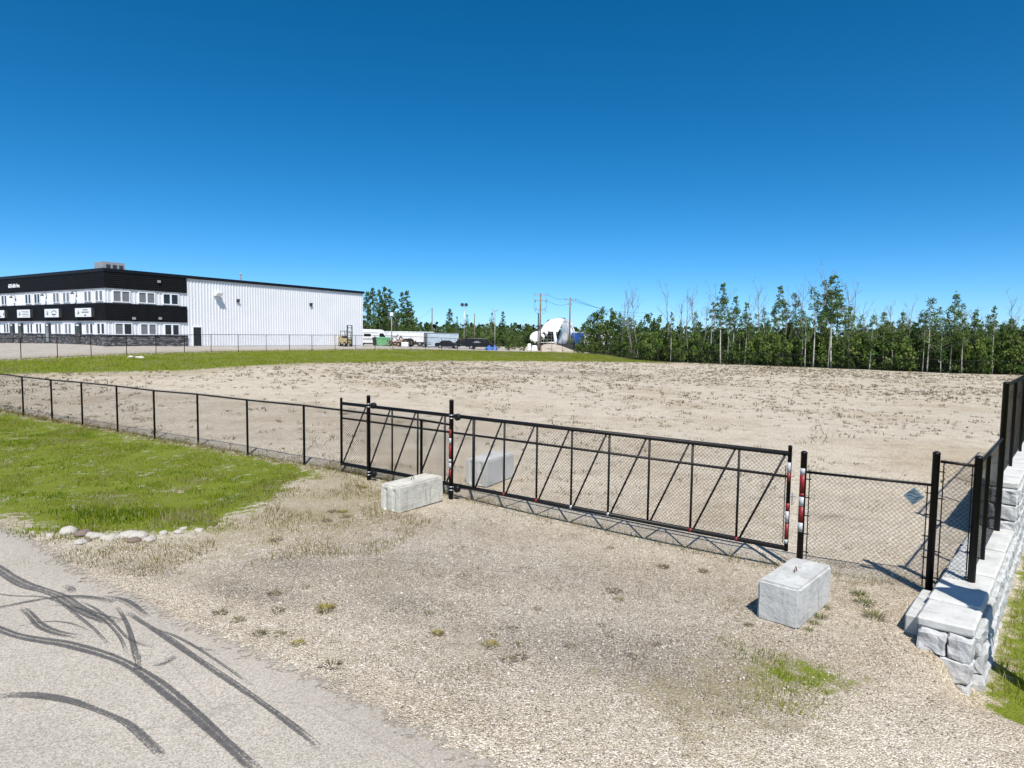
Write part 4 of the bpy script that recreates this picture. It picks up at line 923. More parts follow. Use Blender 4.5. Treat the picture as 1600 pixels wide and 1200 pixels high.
# rusty pile of scrap with machine
o = thing('scrap_pile', yard(621, 117), 'tangled rusty steel pile next to the green bins', 'scrap pile')
for k in range(46):
    a = random.uniform(-1.7, 1.7); y = random.uniform(-.8, .8); z = random.uniform(.1, 2.2) * (1 - abs(a) / 3.2); an = random.uniform(-1.2, 1.2); L = random.uniform(.5, 1.3)
    p = Vector((a, y, max(.05, z))); d = Vector((math.cos(an), random.uniform(-.5, .5), math.sin(an))) * L / 2
    q0, q1 = p - d, p + d; q0.z = max(q0.z, .02); q1.z = max(q1.z, .02)
    MB().tube([q0, q1], random.uniform(.03, .09), 5).build('steel_bar', M[random.choice(['rust', 'rust', 'darkgrey', 'tan'])], o)
tr = thing('old_tractor', yard(634, 115.5), 'tan old tractor with large rear wheels beside the rusty pile', 'tractor', None, math.radians(150))
MB().box(-.2, 1.5, -.3, .3, .75, 1.25).build('bonnet', M['tan'], tr, False, False, .06); MB().box(-.9, -.1, -.4, .4, .8, 1.05).build('seat_deck', M['rust'], tr)
MB().box(-.75, -.65, -.3, .3, 1.05, 1.5).build('seat', M['darkgrey'], tr); MB().tube([(.9, 0, 1.2), (.9, 0, 1.9)], .05, 6).build('exhaust', M['rust'], tr)
for s in (-1, 1): wheel(tr, -.6, s * .7, .72, .3, 'tan'); wheel(tr, 1.2, s * .5, .42, .2, 'tan')
bx = thing('white_tank', yard(633, 112), 'small white cube tank standing on the gravel near the tractor', 'tank')
MB().box(-.6, .6, -.5, .5, .05, .85).build('tank_body', M['whitepaint'], bx, False, False, .08); MB().tube([(0, 0, .85), (0, 0, .95)], .15, 10).build('cap', M['darkgrey'], bx); MB().box(-.65, .65, -.55, .55, 0, .05).build('pallet', M['wood'], bx)
# flatbed gear in front of the white trailer
ft = thing('utility_trailer', yard(661, 118), 'dark open utility trailer parked before the long white trailer', 'trailer', None, math.radians(2))
MB().box(-1.4, 1.4, -.8, .8, .5, .6).build('deck', M['darkgrey'], ft); MB().box(-1.4, -1.32, -.8, .8, .6, 1.15).build('front_board', M['darkgrey'], ft); MB().tube([(-1.4, 0, .55), (-2.2, 0, .45)], .05, 6).build('drawbar', M['darkgrey'], ft)
for s in (-1, 1): MB().box(-1.4, 1.4, s * .78 - .02, s * .78 + .02, .8, .86).build('side_rail', M['darkgrey'], ft); wheel(ft, .2, s * .9, .34, .2)
# yellow lift truck at the building
u_, z_ = loc_right(530.5, 541); q = BC[:2] + UR * u_ - UL * 1.2
lf = thing('lift_truck', (q[0], q[1], hz(q[0], q[1])), 'yellow lift truck with tall dark mast parked against the white wall', 'forklift', None, math.atan2(UR[1], UR[0]) - 1.75)
MB().box(-1.0, .9, -.5, .5, .35, 1.15).build('chassis', M['yellow'], lf, False, False, .08); MB().box(-1.1, -.6, -.48, .48, 1.15, 1.5).build('counterweight', M['yellow'], lf, False, False, .06)
for s in (-1, 1):
    MB().box(1.0, 1.12, s * .38 - .06, s * .38 + .06, .1, 3.0).build('mast_rail', M['darkgrey'], lf)
    MB().tube([(-.6, s * .45, 1.45), (-.5, s * .45, 2.15)], .035, 6).tube([(.7, s * .45, 1.1), (.45, s * .45, 2.15)], .035, 6).build('cab_post', M['darkgrey'], lf)
    MB().box(1.13, 2.1, s * .25 - .05, s * .25 + .05, .1, .15).build('fork', M['darkgrey'], lf); wheel(lf, -.65, s * .5, .3, .2, 'yellow'); wheel(lf, .6, s * .5, .33, .22, 'yellow')
for z in (.5, 1.2, 1.9, 2.6, 2.95): MB().box(1.02, 1.1, -.32, .32, z, z + .09).build('mast_crossbar', M['darkgrey'], lf)
MB().box(-.62, .5, -.5, .5, 2.15, 2.22).build('overhead_guard', M['darkgrey'], lf); MB().box(-.4, .1, -.25, .25, 1.15, 1.5).build('seat', M['darkgrey'], lf)
# blue tarp heap, white tubs, gravel heaps
def heap(name, label, cat, px, Y, w, h, mat, seed, rough=.25, squash=1.0):
    bm = bmesh.new(); bmesh.ops.create_icosphere(bm, subdivisions=4, radius=1)
    for v in bm.verts:
        r = 1 + rough * mnoise.noise(v.co * 1.6 + Vector((seed, 0, 0))) + rough * .4 * mnoise.noise(v.co * 5 + Vector((0, seed, 0)))
        v.co *= r; v.co.z = max(v.co.z, -.05); rr = math.hypot(v.co.x, v.co.y); v.co.z = max(0, min(v.co.z, (1.12 - rr) * 1.05 * squash)) - .04
    me = bpy.data.meshes.new(name); bm.to_mesh(me); bm.free(); me.materials.append(M[mat]); me.polygons.foreach_set('use_smooth', [True] * len(me.polygons))
    p = yard(px, Y); o = link(name, me, None, p); o.scale = (w / 2, w / 2, h); return tag(o, label, cat)
M['heapgravel'] = concrete_mat('heaped_gravel', (.42, .37, .31), (.33, .29, .24), 1.0, 6)
heap('gravel_heap', 'large pale gravel heap before the torn white shelter', 'gravel heap', 861, 128, 8.6, 1.55, 'heapgravel', 2)
heap('gravel_heap', 'low gravel heap beside the two white tubs', 'gravel heap', 822, 126, 4.6, .8, 'heapgravel', 5)
heap('tarp_heap', 'crumpled blue tarp heap beside the black van', 'tarp', 764, 117, 2.0, .8, 'bluetarp', 8, .5)
heap('tarp_heap', 'small blue tarp bundle by the pale utility pole', 'tarp', 773, 117.5, 1.2, .95, 'bluetarp', 11, .5)
for px, w, h, lab in ((827, .85, 1.25, 'tall narrow white plastic tub beside the torn shelter'), (835, 1.2, .95, 'wide low white plastic tub beside the pale pole')):
    o = thing('plastic_tub', yard(px, 124), lab, 'tub')
    MB().hexa([(-w / 2, -.5, 0), (w / 2, -.5, 0), (w / 2, .5, 0), (-w / 2, .5, 0), (-w * .42, -.42, h), (w * .42, -.42, h), (w * .42, .42, h), (-w * .42, .42, h)]).build('tub_body', M['whitepaint'], o, False, False, .08)
    MB().box(-w * .3, w * .3, -.3, .3, h, h + .1).build('lid', M['trim'], o)
# torn fabric shelter
SY = 150.0
def sp(px, py, dy=0.0): p = atY(px, py, SY + dy); return Vector(p)
sh = thing('fabric_shelter', yard(862, SY), 'torn white fabric arch shelter with ragged open end beside utility poles', 'shelter')
def sheet(rows, name, mat, seed, amp=.25, thick=.06):
    nr_, nc = len(rows), len(rows[0]); V = []; Fc = []
    K = 6
    for i in range((nr_ - 1) * K + 1):
        a = i / K; i0 = min(int(a), nr_ - 2); fa = a - i0
        for j in range((nc - 1) * K + 1):
            b = j / K; j0 = min(int(b), nc - 2); fb = b - j0
            p = rows[i0][j0] * (1 - fa) * (1 - fb) + rows[i0 + 1][j0] * fa * (1 - fb) + rows[i0][j0 + 1] * (1 - fa) * fb + rows[i0 + 1][j0 + 1] * fa * fb
            p = p + mnoise.noise_vector(p * .7 + Vector((seed, 0, 0))) * amp; V.append(p)
    w_ = (nc - 1) * K + 1; h_ = (nr_ - 1) * K + 1
    m = MB(); n0 = len(V); V2 = V + [v + Vector((0, thick, 0)) for v in V]
    for i in range(h_ - 1):
        for j in range(w_ - 1):
            a = i * w_ + j; Fc += [(a, a + 1, a + 1 + w_, a + w_), (a + n0 + w_, a + 1 + w_ + n0, a + 1 + n0, a + n0)]
    m.add(V2, Fc); return m.build(name, M[mat], sh, True, True)
# main roof cloth: sweeps from the ragged lower left up over the arch, runs back in depth
sheet([[sp(844, 517, 1), sp(852, 505, 1), sp(861, 499, 1), sp(872, 497.5, 1), sp(881, 498, 1)], [sp(846, 521, 0), sp(853, 513, -.5), sp(861, 510, -.5), sp(868, 511, -.5), sp(874, 514, -.5)], [sp(848, 520, 0), sp(853, 517, -.5), sp(860, 518, -.5), sp(866, 518, -.5), sp(872, 518, -.5)]], 'roof_cloth', 'tarp', 1, .12)
# solid end arch cloth on the right, with fold
sheet([[sp(879, 498.5, 3), sp(886, 498, 6), sp(892, 502, 9), sp(896, 510, 11)], [sp(878, 508, 2.5), sp(885, 507, 5.5), sp(893, 508, 8.5), sp(898, 517, 10.5)], [sp(873, 527, 2), sp(882, 526, 5), sp(891, 526, 8), sp(898.5, 526, 10)], [sp(868, 537, 1.5), sp(878, 537, 4.5), sp(888, 537, 7.5), sp(898, 537.5, 10)]], 'end_cloth', 'tarp', 4, .2)
sheet([[sp(844, 513, 6), sp(856, 500, 6), sp(868, 497, 6), sp(882, 497, 6), sp(892, 502, 8)], [sp(843, 518, 14), sp(856, 502, 14), sp(868, 499, 14), sp(882, 499, 14), sp(896, 512, 14)]], 'roof_cloth', 'tarp', 7, .15)
sheet([[sp(830, 524, 0), sp(838, 518, 0), sp(846, 514, 0)], [sp(828, 528, -.5), sp(838, 524, -.5), sp(849, 519, 0)], [sp(833, 533, -1), sp(839, 532, -1), sp(844, 525, 0)]], 'torn_flap', 'tarp', 12, .5)
for a, b in (((829, 527), (831, 533)), ((834, 530), (836, 536)), ((840, 528), (841, 541)), ((846, 522), (850, 529)), ((852, 517), (854, 524)), ((866, 517), (868, 545))):
    MB().tube([sp(*a, -1), sp((a[0] + b[0]) / 2 + 1, (a[1] + b[1]) / 2, -1.2), sp(*b, -1)], [.28, .4, .22], 6).build('cloth_strip', M['tarp'], sh, True, True)
for k, dy in enumerate((1.2, 5, 9, 13)):
    pts = [sp(845 + 53 * (.5 - .5 * math.cos(math.pi * q / 12)), 538 - 40 * math.sin(math.pi * q / 12) ** .7, dy) for q in range(13)]
    MB().tube(pts, .09, 6).build('arch_rib', M['galv'], sh, True, True)
for py in (520, 525, 530, 535): MB().tube([sp(845, py, 1), sp(868, py, 1)], .08, 6).build('purlin', M['galv'], sh, True)
for px in (849, 855, 861): MB().tube([sp(px, 517, 1), sp(px + 1, 541, 1)], .07, 6).build('purlin', M['galv'], sh, True)
MB().hexa([sp(843, 545, 2), sp(898, 545, 2), sp(898, 545, 14), sp(843, 545, 14), sp(843, 537, 2), sp(898, 537, 2), sp(898, 537, 14), sp(843, 537, 14)]).build('base_wall', M['darkgrey'], sh, True)
MB().hexa([sp(845, 541, 10), sp(866, 541, 10), sp(866, 541, 13), sp(845, 541, 13), sp(845, 516, 10), sp(868, 516, 10), sp(868, 516, 13), sp(845, 516, 13)]).build('inner_backing', M['darkgrey'], sh, True)
# blue and white transport trailer
container(924, 158, 9.5, 2.6, 4.1, math.radians(-4), 'white transport trailer with a blue front section behind the shelter', 'whitepaint', 'trim', 'transport_trailer', 'trailer', 1.0, True, 1.1)
o = COL.objects[-1] if False else [x for x in COL.objects if x.name.startswith('transport_trailer')][0]
MB().box(-4.79, -1.9, -1.36, 1.36, 1.05, 3.85).build('blue_section', M['bluepaint'], o); MB().box(-.9, .9, -1.345, -1.31, 2.7, 3.1).build('side_lettering', M['print'], o)

# ------------------------------------------------------------------ poles and wires
def pole(px, ytop, Y, r, label, mat='wood', arms=(), name='utility_pole', lamp=None):
    x, y, z = yard(px, Y); zt = atY(px, ytop, Y)[2]
    o = thing(name, (x, y, z), label, 'pole')
    MB().tube([(x, y, z - .5), (x, y, zt)], [r, r * .7], 10).build('shaft', M[mat], o, True, True)
    for dz, w in arms:
        a = MB().box(x - w / 2, x + w / 2, y - .06, y + .06, zt - dz - .06, zt - dz + .06).build('crossarm', M['woodpale'], o, True)
        for s in (-.47, 0, .47) if w > 1 else (-.45, .45): MB().tube([(x + s * w, y, zt - dz + .06), (x + s * w, y, zt - dz + .3)], [.05, .07], 6).build('insulator', M['galv'], a, True)
    return o, Vector((x, y, zt))
p1, t1 = pole(843.5, 458, 124, .19, 'dark utility pole with drooping jumper wires before the torn shelter', 'wood', ((.35, 2.6), (1.4, 2.4), (3.0, 1.8)))
for s in (-1, 1):
    MB().tube([t1 + Vector((s * .6, 0, -3.0)), t1 + Vector((s * 1.0, 0, -3.35)), t1 + Vector((s * 1.15, 0, -2.6)), t1 + Vector((s * 1.05, 0, -1.5))], .025, 5).build('jumper_wire', M['black2'], p1, True)
    MB().tube([t1 + Vector((s * .25, 0, -3.1)), t1 + Vector((s * .6, 0, -3.9)), t1 + Vector((s * 1.0, 0, -3.5)), t1 + Vector((s * .8, 0, -2.7))], .025, 5).build('jumper_wire', M['black2'], p1, True)
    MB().tube([t1 + Vector((s * 1.0, 0, -1.4)), t1 + Vector((s * 1.05, 0, -1.75))], .09, 6).build('cutout_switch', M['darkgrey'], p1, True)
p2, t2 = pole(889.5, 465, 128, .18, 'plain wooden utility pole with one crossarm before the white shelter cloth', 'wood', ((.45, 2.2), (1.4, .7)))
p3, t3 = pole(840.5, 489, 126, .16, 'pale bare pole standing close beside the dark utility pole', 'woodpale')
pole(675, 481, 150, .16, 'bare dark pole rising from the bushes left of the floodlight mast', 'wood'); pole(741, 490, 150, .15, 'short bare pole right of the floodlight mast', 'wood')
p4, t4 = pole(773, 485, 121, .12, 'thin pale pole with small top arm near the blue tarp', 'woodpale', ((.1, .9),))
p5, t5 = pole(612, 493, 121, .11, 'thin pole topped by a white box near the poplar grove', 'woodpale'); MB().box(t5.x - .28, t5.x + .28, t5.y - .2, t5.y + .2, t5.z - .05, t5.z + .6).build('top_box', M['whitepaint'], p5, True)
p6, t6 = pole(725, 480, 152, .10, 'slim floodlight mast with two round lamps above the bushes', 'galv', (), 'floodlight_mast')
for s in (-1, 1):
    MB().tube([t6, t6 + Vector((s * .45, 0, .25))], .05, 6).build('lamp_arm', M['galv'], p6, True)
    MB().tube([t6 + Vector((s * .45, -.3, .55)), t6 + Vector((s * .45, 0, .6)), t6 + Vector((s * .45, .3, .62))], [.42, .36, .15], 12).build('floodlight', M['darkgrey'], p6, True)
def wire(a, b, sag, label):
    pts = [a.lerp(b, k / 14) - Vector((0, 0, sag * 4 * (k / 14) * (1 - k / 14))) for k in range(15)]
    o = thing('power_line', tuple(a), label, 'wire'); MB().tube(pts, .022, 4).build('cable', M['black2'], o, True)
wire(t1 + Vector((1.2, 0, -.05)), t2 + Vector((-1.0, 0, -.2)), .5, 'sagging cable between the two utility poles, upper right arm')
wire(t1 + Vector((1.0, 0, -1.2)), t2 + Vector((-.3, 0, -1.2)), .6, 'lower sagging cable between the two utility poles')
for k, dx_ in enumerate((-1.0, .1, 1.0)):
    wire(t2 + Vector((dx_, 0, -.2)), Vector(atY(1010 + 6 * k, 489 + 7 * k, 170)), .8, ('top', 'middle', 'lowest')[k] + ' cable running from the plain pole behind the wood')
ta = Vector(atY(675, 482, 150)); wire(ta, Vector(atY(648, 500, 165)), .4, 'short cable from the bare dark pole into the poplars')

# ------------------------------------------------------------------ trees
def leaf_quads(cent, size, rng, elong=1.0, updir=.35):
    n = len(cent); a = rng.normal(size=(n, 3)); a /= np.linalg.norm(a, axis=1)[:, None]
    b = rng.normal(size=(n, 3)); b[:, 2] += updir; b -= (a * b).sum(1)[:, None] * a; b /= np.linalg.norm(b, axis=1)[:, None] + 1e-9
    sz = size * rng.uniform(.6, 1.35, n); u = a * (sz * .5)[:, None]; v = b * (sz * .5 * elong)[:, None]
    V = np.stack([cent - u * .35 - v, cent + u - v * .1, cent + u * .3 + v, cent - u + v * .15], 1).reshape(-1, 3)
    return V, np.arange(4 * n).reshape(n, 4)
def clumps(rng, centers, radii, per, flat=.75):
    P, T = [], []
    for c, r in zip(centers, radii):
        k = max(4, int(per * (r ** 1.6))); d = rng.normal(size=(k, 3)); d /= np.linalg.norm(d, axis=1)[:, None]; d *= (r * rng.uniform(.35, 1.0, k) ** .6)[:, None]; d[:, 2] *= flat
        P.append(c + d); T.append(np.full(k, rng.uniform(.1, .9)) + rng.normal(0, .13, k))
    return np.concatenate(P), np.clip(np.concatenate(T), 0, 1)
def trunk_mesh(rng, H, r0, lean, limbs, name, mat, top=.95):
    m = MB(); bx, by = lean
    def ax(z): f = z / H; return Vector((bx * f * f * H + .12 * math.sin(3 * f + bx * 20), by * f * f * H + .1 * math.sin(4 * f + by * 30), z))
    zs = np.linspace(-.4, H * top, 9); m.tube([ax(z) for z in zs], [max(.02, r0 * (1 - .88 * max(0, z) / H)) for z in zs], 7)
    for z, d, up in limbs:
        p = ax(z); an = rng.uniform(0, 6.28); q1 = p + Vector((math.cos(an) * d * .5, math.sin(an) * d * .5, up * .4)); q2 = p + Vector((math.cos(an) * d, math.sin(an) * d, up))
        m.tube([p, q1, q2], [r0 * .34 * (1 - .6 * z / H), r0 * .22 * (1 - .6 * z / H), .012], 4, False)
    return m.mesh(name, M[mat], (0, 0, 0), True), ax
def make_tree(seed, H, z0f, rad, shape, leaf, mat, bark, per=26, r0=.15, n=34, lean=.03):
    rng = np.random.default_rng(seed); ln = rng.uniform(-lean, lean, 2)
    limbs = [(rng.uniform(z0f * .9, .9) * H, rad * rng.uniform(.5, 1.0), rng.uniform(.5, 1.6)) for _ in range(16)]
    tm, ax = trunk_mesh(rng, H, r0, ln, limbs, 'trunk', bark)
    C_, R_ = [], []
    for i in range(n):
        f = rng.uniform(0, 1); z = H * (z0f + (1 - z0f) * f)
        pr = shape(f) * rad; rr = pr * math.sqrt(rng.uniform(.02, 1)); an = rng.uniform(0, 6.28)
        c = np.array(ax(z)); C_.append(c + np.array([math.cos(an) * rr, math.sin(an) * rr, rng.normal(0, .2)])); R_.append(rad * rng.uniform(.14, .36) * (.55 + .6 * shape(f)))
    C_.append(np.array(ax(H * .98))); R_.append(rad * .22)
    P, T = clumps(rng, C_, R_, per * 1.3 / max(.2, (rad * .35) ** 1.6) * .8)
    V, Fc = leaf_quads(P, leaf, rng)
    co = soup('crown', V, Fc, M[mat], T); cm = co.data; bpy.data.objects.remove(co)
    return H, tm, cm
sh_aspen = lambda f: (1 - f) ** .45 * (.35 + .65 * min(1, f * 4)) * (1.0 - .25 * f)
sh_round = lambda f: math.sqrt(max(0, 1 - (2 * f - .9) ** 2 * .95)) if f < .97 else .2
sh_cone = lambda f: max(.08, (1 - f)) ** .8 * (.5 + .5 * min(1, f * 6))
ASP = [make_tree(100 + k, 13, (.42, .34, .5, .26, .55)[k % 5], (1.7, 2.1, 1.4, 2.4, 1.3, 1.9, 2.2)[k % 7], sh_aspen, .20, 'leafaspen', 'bark', 46, .13, (62, 74, 50, 84, 26, 40, 95)[k % 7], .05) for k in range(9)]
POP = [make_tree(200 + k, 13, .12, (2.2, 2.6, 2.0)[k % 3], sh_aspen, .30, 'leafdark', 'darkbark', 48, .2, 70, .02) for k in range(4)]
BROAD = [make_tree(300 + k, 8, .10, (2.4, 2.0, 2.8)[k % 3], sh_round, .27, ('leafdark', 'leafshrub', 'leafaspen')[k % 3], 'darkbark', 44, .13, 80, .02) for k in range(7)]
SPRUCE = [make_tree(400 + k, 9, .04, (1.5, 1.8)[k % 2], sh_cone, .30, 'leafdark', 'darkbark', 30, .13, 60, .01) for k in range(2)]
SHRUB = [make_tree(500 + k, 3, .02, (1.6, 1.35, 1.9)[k % 3], sh_round, .21, 'leafshrub', 'darkbark', 44, .05, 38, .05) for k in range(5)]
def dead_tree(seed, H):
    rng = np.random.default_rng(seed); m = MB(); ln = rng.uniform(-.04, .04, 2)
    def br(p, d, L, r, lev):
        pts = [p]; q = p.copy(); dd = d.copy(); k = 4
        for i in range(k):
            dd = (dd + Vector(rng.normal(0, .12, 3)) + Vector((0, 0, .08))).normalized(); q = q + dd * L / k; pts.append(q.copy())
        m.tube(pts, [r * (1 - .75 * i / k) for i in range(k + 1)], 5 if lev else 7, False)
        if lev < 3:
            for i in range((9, 4, 2)[lev]):
                f = rng.uniform(.45 if lev == 0 else .3, 1.0); j = min(k - 1, int(f * k)); pp = pts[j].lerp(pts[j + 1], f * k - j)
                an = rng.uniform(0, 6.28); nd = (dd * .75 + Vector((math.cos(an), math.sin(an), .15)) * .6).normalized(); br(pp, nd, L * (.24, .5, .5)[lev] * rng.uniform(.6, 1.1), max(.012, r * .32), lev + 1)
    br(Vector((0, 0, -.3)), Vector((ln[0], ln[1], 1)).normalized(), H, .10, 0)
    return m.mesh('branches', M['deadwood'], (0, 0, 0), True)
DEAD = [dead_tree(600 + k, 12) for k in range(4)]
def plant(kind, proto, x, y, Hh, wide, label, cat, group, name):
    H, tm, cm = proto; z = hz(x, y) - .05; o = thing(name, (x, y, z), label, cat, group, random.uniform(0, 6.28))
    s = Hh / H; o.scale = (s * wide, s * wide, s)
    link('trunk' if cat == 'tree' else 'stem', tm, o); link('crown' if cat == 'tree' else 'foliage', cm, o); return o
def place(px, ytop, Y, protos, wide, label, cat, group, name):
    p = atY(px, ytop, Y); H = max(1.0, p[2] - hz(p[0], p[1])); return plant(0, random.choice(protos), p[0], p[1], H, wide, label, cat, group, name)
# the wood along the far edge on the right
LBL = 'tall slender aspen with pale trunk in the wood behind the far fence'; GRP = 'aspens in the wood behind the far fence'
def woodY(px): return np.interp(px, _bx, _bY)
for px, yt, dY in [(1050, 486, 5), (1130, 443, 4), (1150, 463, 6), (1167, 473, 4), (1112, 470, 6), (1218, 447, 5), (1232, 470, 8), (1247, 459, 6), (1277, 446, 5), (1291, 440, 7), (1305, 430, 5), (1313, 452, 8), (1330, 478, 4), (1345, 490, 6), (1362, 492, 4),
                   (1385, 487, 5), (1412, 487, 6), (1437, 488, 5), (1455, 465, 5), (1465, 478, 8), (1490, 459, 5), (1500, 475, 7), (1525, 483, 5), (1545, 492, 7), (1558, 476, 5), (1585, 497, 6), (1605, 490, 6), (1085, 487, 6), (1195, 480, 8), (1180, 490, 6), (1262, 487, 4), (1420, 500, 8), (1475, 495, 4), (1508, 497, 4), (1570, 503, 5)]:
    place(px, yt, woodY(px) + (dY - 3 if dY < 6 else dY) + random.uniform(-1, 1), ASP, random.uniform(.85, 1.15), LBL, 'tree', GRP, 'aspen_tree')
for px, yt, dY in [(928, 490, 22), (940, 482, 18), (955, 484, 16), (918, 500, 30), (968, 490, 12), (1012, 492, 10), (1030, 495, 9), (985, 497, 12)]:
    place(px, yt, (121 if px < 1000 else 101) + dY * .4, BROAD, .8, 'dense broadleaf tree at the corner of the wood beside the shelter yard', 'tree', 'broadleaf trees at the corner of the wood', 'broadleaf_tree')
rw = np.random.default_rng(5)
for px in np.arange(945, 1640, 10.5):                    # lower canopy
    Yb = woodY(px) if px > 1007 else np.interp(px, [897, 950, 1007], [122, 117, 103])
    place(px + rw.uniform(-4, 4), rw.uniform(499, 524), Yb + rw.uniform(6, 16), BROAD + ASP[3:5], rw.uniform(.6, .9), 'mid height leafy tree filling the wood behind the far fence', 'tree', 'mid height trees filling the wood', 'leafy_tree')
for px in np.arange(960, 1640, 8):
    Yb = woodY(px) if px > 1007 else np.interp(px, [897, 950, 1007], [122, 117, 103])
    place(px + rw.uniform(-4, 4), rw.choice([rw.uniform(518, 535), rw.uniform(535, 556)]), Yb + rw.uniform(1.2, 5), SHRUB, rw.uniform(.6, .95), 'leafy shrub at the foot of the wood behind the far fence', 'shrub', 'shrubs at the foot of the wood', 'shrub')
for px, yt in [(975, 466), (986, 461), (1000, 451), (1044, 449), (1078, 458), (1083, 454), (1114, 449), (1197, 449), (1243, 446), (1288, 424), (1330, 448), (1341, 470), (1060, 468), (1098, 472), (1150, 455), (1175, 468), (1225, 462), (1262, 455), (1312, 440), (1352, 478), (1375, 482), (1420, 476), (1445, 480), (1512, 474), (1540, 480), (1388, 470), (1596, 466), (992, 468)]:
    Y = (woodY(px) if px > 1007 else 110) + random.uniform(2, 5); p = atY(px, yt, Y); z = hz(p[0], p[1]); o = thing('dead_tree', (p[0], p[1], z), 'bare grey dead tree standing among the aspens of the wood', 'tree', 'dead trees in the wood', random.uniform(0, 6))
    s = (p[2] - z) / 12.3; o.scale = (s, s, s); link('branches', random.choice(DEAD), o)
for px, yt in [(1064, 500), (1140, 485), (1158, 495), (1210, 480), (1256, 485), (1298, 470), (1322, 490), (1398, 500), (1446, 488), (1482, 485), (1534, 500)]:
    place(px, yt, woodY(px) + random.uniform(1.0, 3.0), [ASP[2], ASP[4]], random.uniform(.6, .85), 'thin young aspen with bare pale lower trunk at the front of the wood', 'tree', 'thin young aspens at the front of the wood', 'young_aspen_tree')
# a fallen pale trunk leaning through the shrubs
a = Vector(atY(1444, 531, 97)); b = Vector(atY(1468, 563, 95)); o = thing('leaning_trunk', tuple(b), 'thin pale dead trunk leaning across the shrubs of the wood', 'dead trunk'); MB().tube([b - Vector((0, 0, .3)), a], [.10, .05], 6).build('trunk', M['bark'], o, True)
# poplar grove behind the building end and the bushes of the yard
for px, yt, Y in [(574, 455, 150), (583, 450, 155), (592, 453, 150), (600, 449, 152), (608, 452, 156), (617, 470, 148), (628, 457, 152), (636, 455, 155), (641, 475, 150), (560, 470, 156), (604, 480, 146), (622, 485, 146)]:
    place(px, yt, Y, POP, random.uniform(.8, 1.05), 'tall dense poplar in the grove behind the end of the white building', 'tree', 'poplar grove behind the building', 'poplar_tree')
for px, yt, Y, lab in [(703, 482, 160, 'round crowned tree rising behind the white trailers between two poles'), (786, 487, 158, 'round crowned tree rising left of the torn shelter'), (714, 494, 165, 'slim tree top beside the floodlight mast, on its left'), (730, 491, 163, 'slim tree top beside the floodlight mast, on its right'), (768, 488, 162, 'slim tree beside the thin pale pole'), (650, 496, 160, 'small tree at the edge of the poplar grove')]:
    place(px, yt, Y, ASP[3:4] if 'slim' in lab else POP, .7 if 'slim' in lab else 1.0, lab, 'tree', None, 'yard_tree')
for px in np.arange(570, 905, 5.8):
    place(px + rw.uniform(-3, 3), rw.uniform(504, 517) if px < 830 else rw.uniform(512, 524), rw.uniform(156, 175), BROAD, rw.uniform(.75, 1.1), 'green bushy tree in the row behind the storage yard', 'tree', 'bushy trees behind the storage yard', 'bushy_tree')
for px, yt in [(795, 530), (803, 533), (812, 531), (780, 534), (818, 536), (868 + 42, 531), (905, 534), (924, 532), (935, 534), (943, 538)]:
    place(px, yt, rw.uniform(122, 134) if px < 900 else rw.uniform(121, 126), SHRUB, .8, 'green shrub beside the shelter yard behind the grass bank', 'shrub', 'shrubs beside the shelter yard', 'shrub')
# far forest, one mass
rf = np.random.default_rng(12); n_ = 1500
X = rf.uniform(-260, 420, n_); Yf = rf.uniform(255, 330, n_); topz = 4 + (X / Yf * 0 + 19 - 3.2 * (X / Yf)) * Yf / F * 1.0 + rf.uniform(-2.2, 1.2, n_)
cc = []; rr_ = []
for x, y, tz_ in zip(X, Yf, topz):
    for k in range(4): cc.append((x + rf.normal(0, 1.2), y + rf.normal(0, 1.2), tz_ - 1.2 - k * 2.3)); rr_.append(rf.uniform(1.4, 2.4) * (.7 + .12 * k))
P, T = clumps(rf, np.array(cc), rr_, 2.2); V, Fc = leaf_quads(P, 1.5, rf)
tag(soup('far_forest', V, Fc, M['leaffar'], T), 'dark distant forest closing the horizon behind the yard and the wood', 'forest', None, 'stuff')

# ------------------------------------------------------------------ grass, weeds, pebbles
def sample_poly(poly, n, rng, pad=0.0):
    poly = np.asarray(poly); lo, hi = poly.min(0) - pad, poly.max(0) + pad; out = []
    while sum(map(len, out)) < n:
        q = rng.uniform(lo, hi, (n * 2, 2)); out.append(q[sdist(q, poly) > -pad])
    return np.concatenate(out)[:n]
def nz2(P, sc, seed=0.0): return np.array([mnoise.noise(Vector((p[0] * sc, p[1] * sc, seed))) for p in P])
def blades(name, P, h, w, mat, tint, rng, lean=.45):
    n = len(P); z = height(P[:, 0], P[:, 1]); an = rng.uniform(0, 6.28, n); la = rng.uniform(0, 6.28, n); ll = rng.uniform(.05, lean, n) * h
    b = np.column_stack([P, z - .01]); u = np.column_stack([np.cos(an), np.sin(an), np.zeros(n)]) * (w * .5)[:, None]
    t = b + np.column_stack([np.cos(la) * ll, np.sin(la) * ll, h]); mdl = b * .45 + t * .55; mdl[:, 2] += h * .08
    V = np.stack([b - u, b + u, mdl + u * .75, t, mdl - u * .75], 1).reshape(-1, 3)
    i = np.arange(n)[:, None] * 5
    Fc = np.concatenate([i + np.array([[0, 1, 2, 4]])]); 
    F4 = np.concatenate([Fc, i + np.array([[4, 2, 3, 3]])]) if False else Fc
    me = soup(name, V, np.concatenate([i + np.array([[0, 1, 2]]), i + np.array([[0, 2, 4]]), i + np.array([[4, 2, 3]])]), M[mat], np.tile(tint, 3)); return me
rg = np.random.default_rng(21)
near = [p for p in VERGE if p[0] > -34]; VG = near + [(-34, 38), (-34, 31)]
VGo = [VERGE[0], VERGE[1], VERGE[2], VERGE[3], VERGE[4], VERGE[5], VERGE[6], VERGE[7], VERGE[8], VERGE[9], VERGE[10], VERGE[11], tuple(gate_pt(-34, .05)), (-30, 28)]
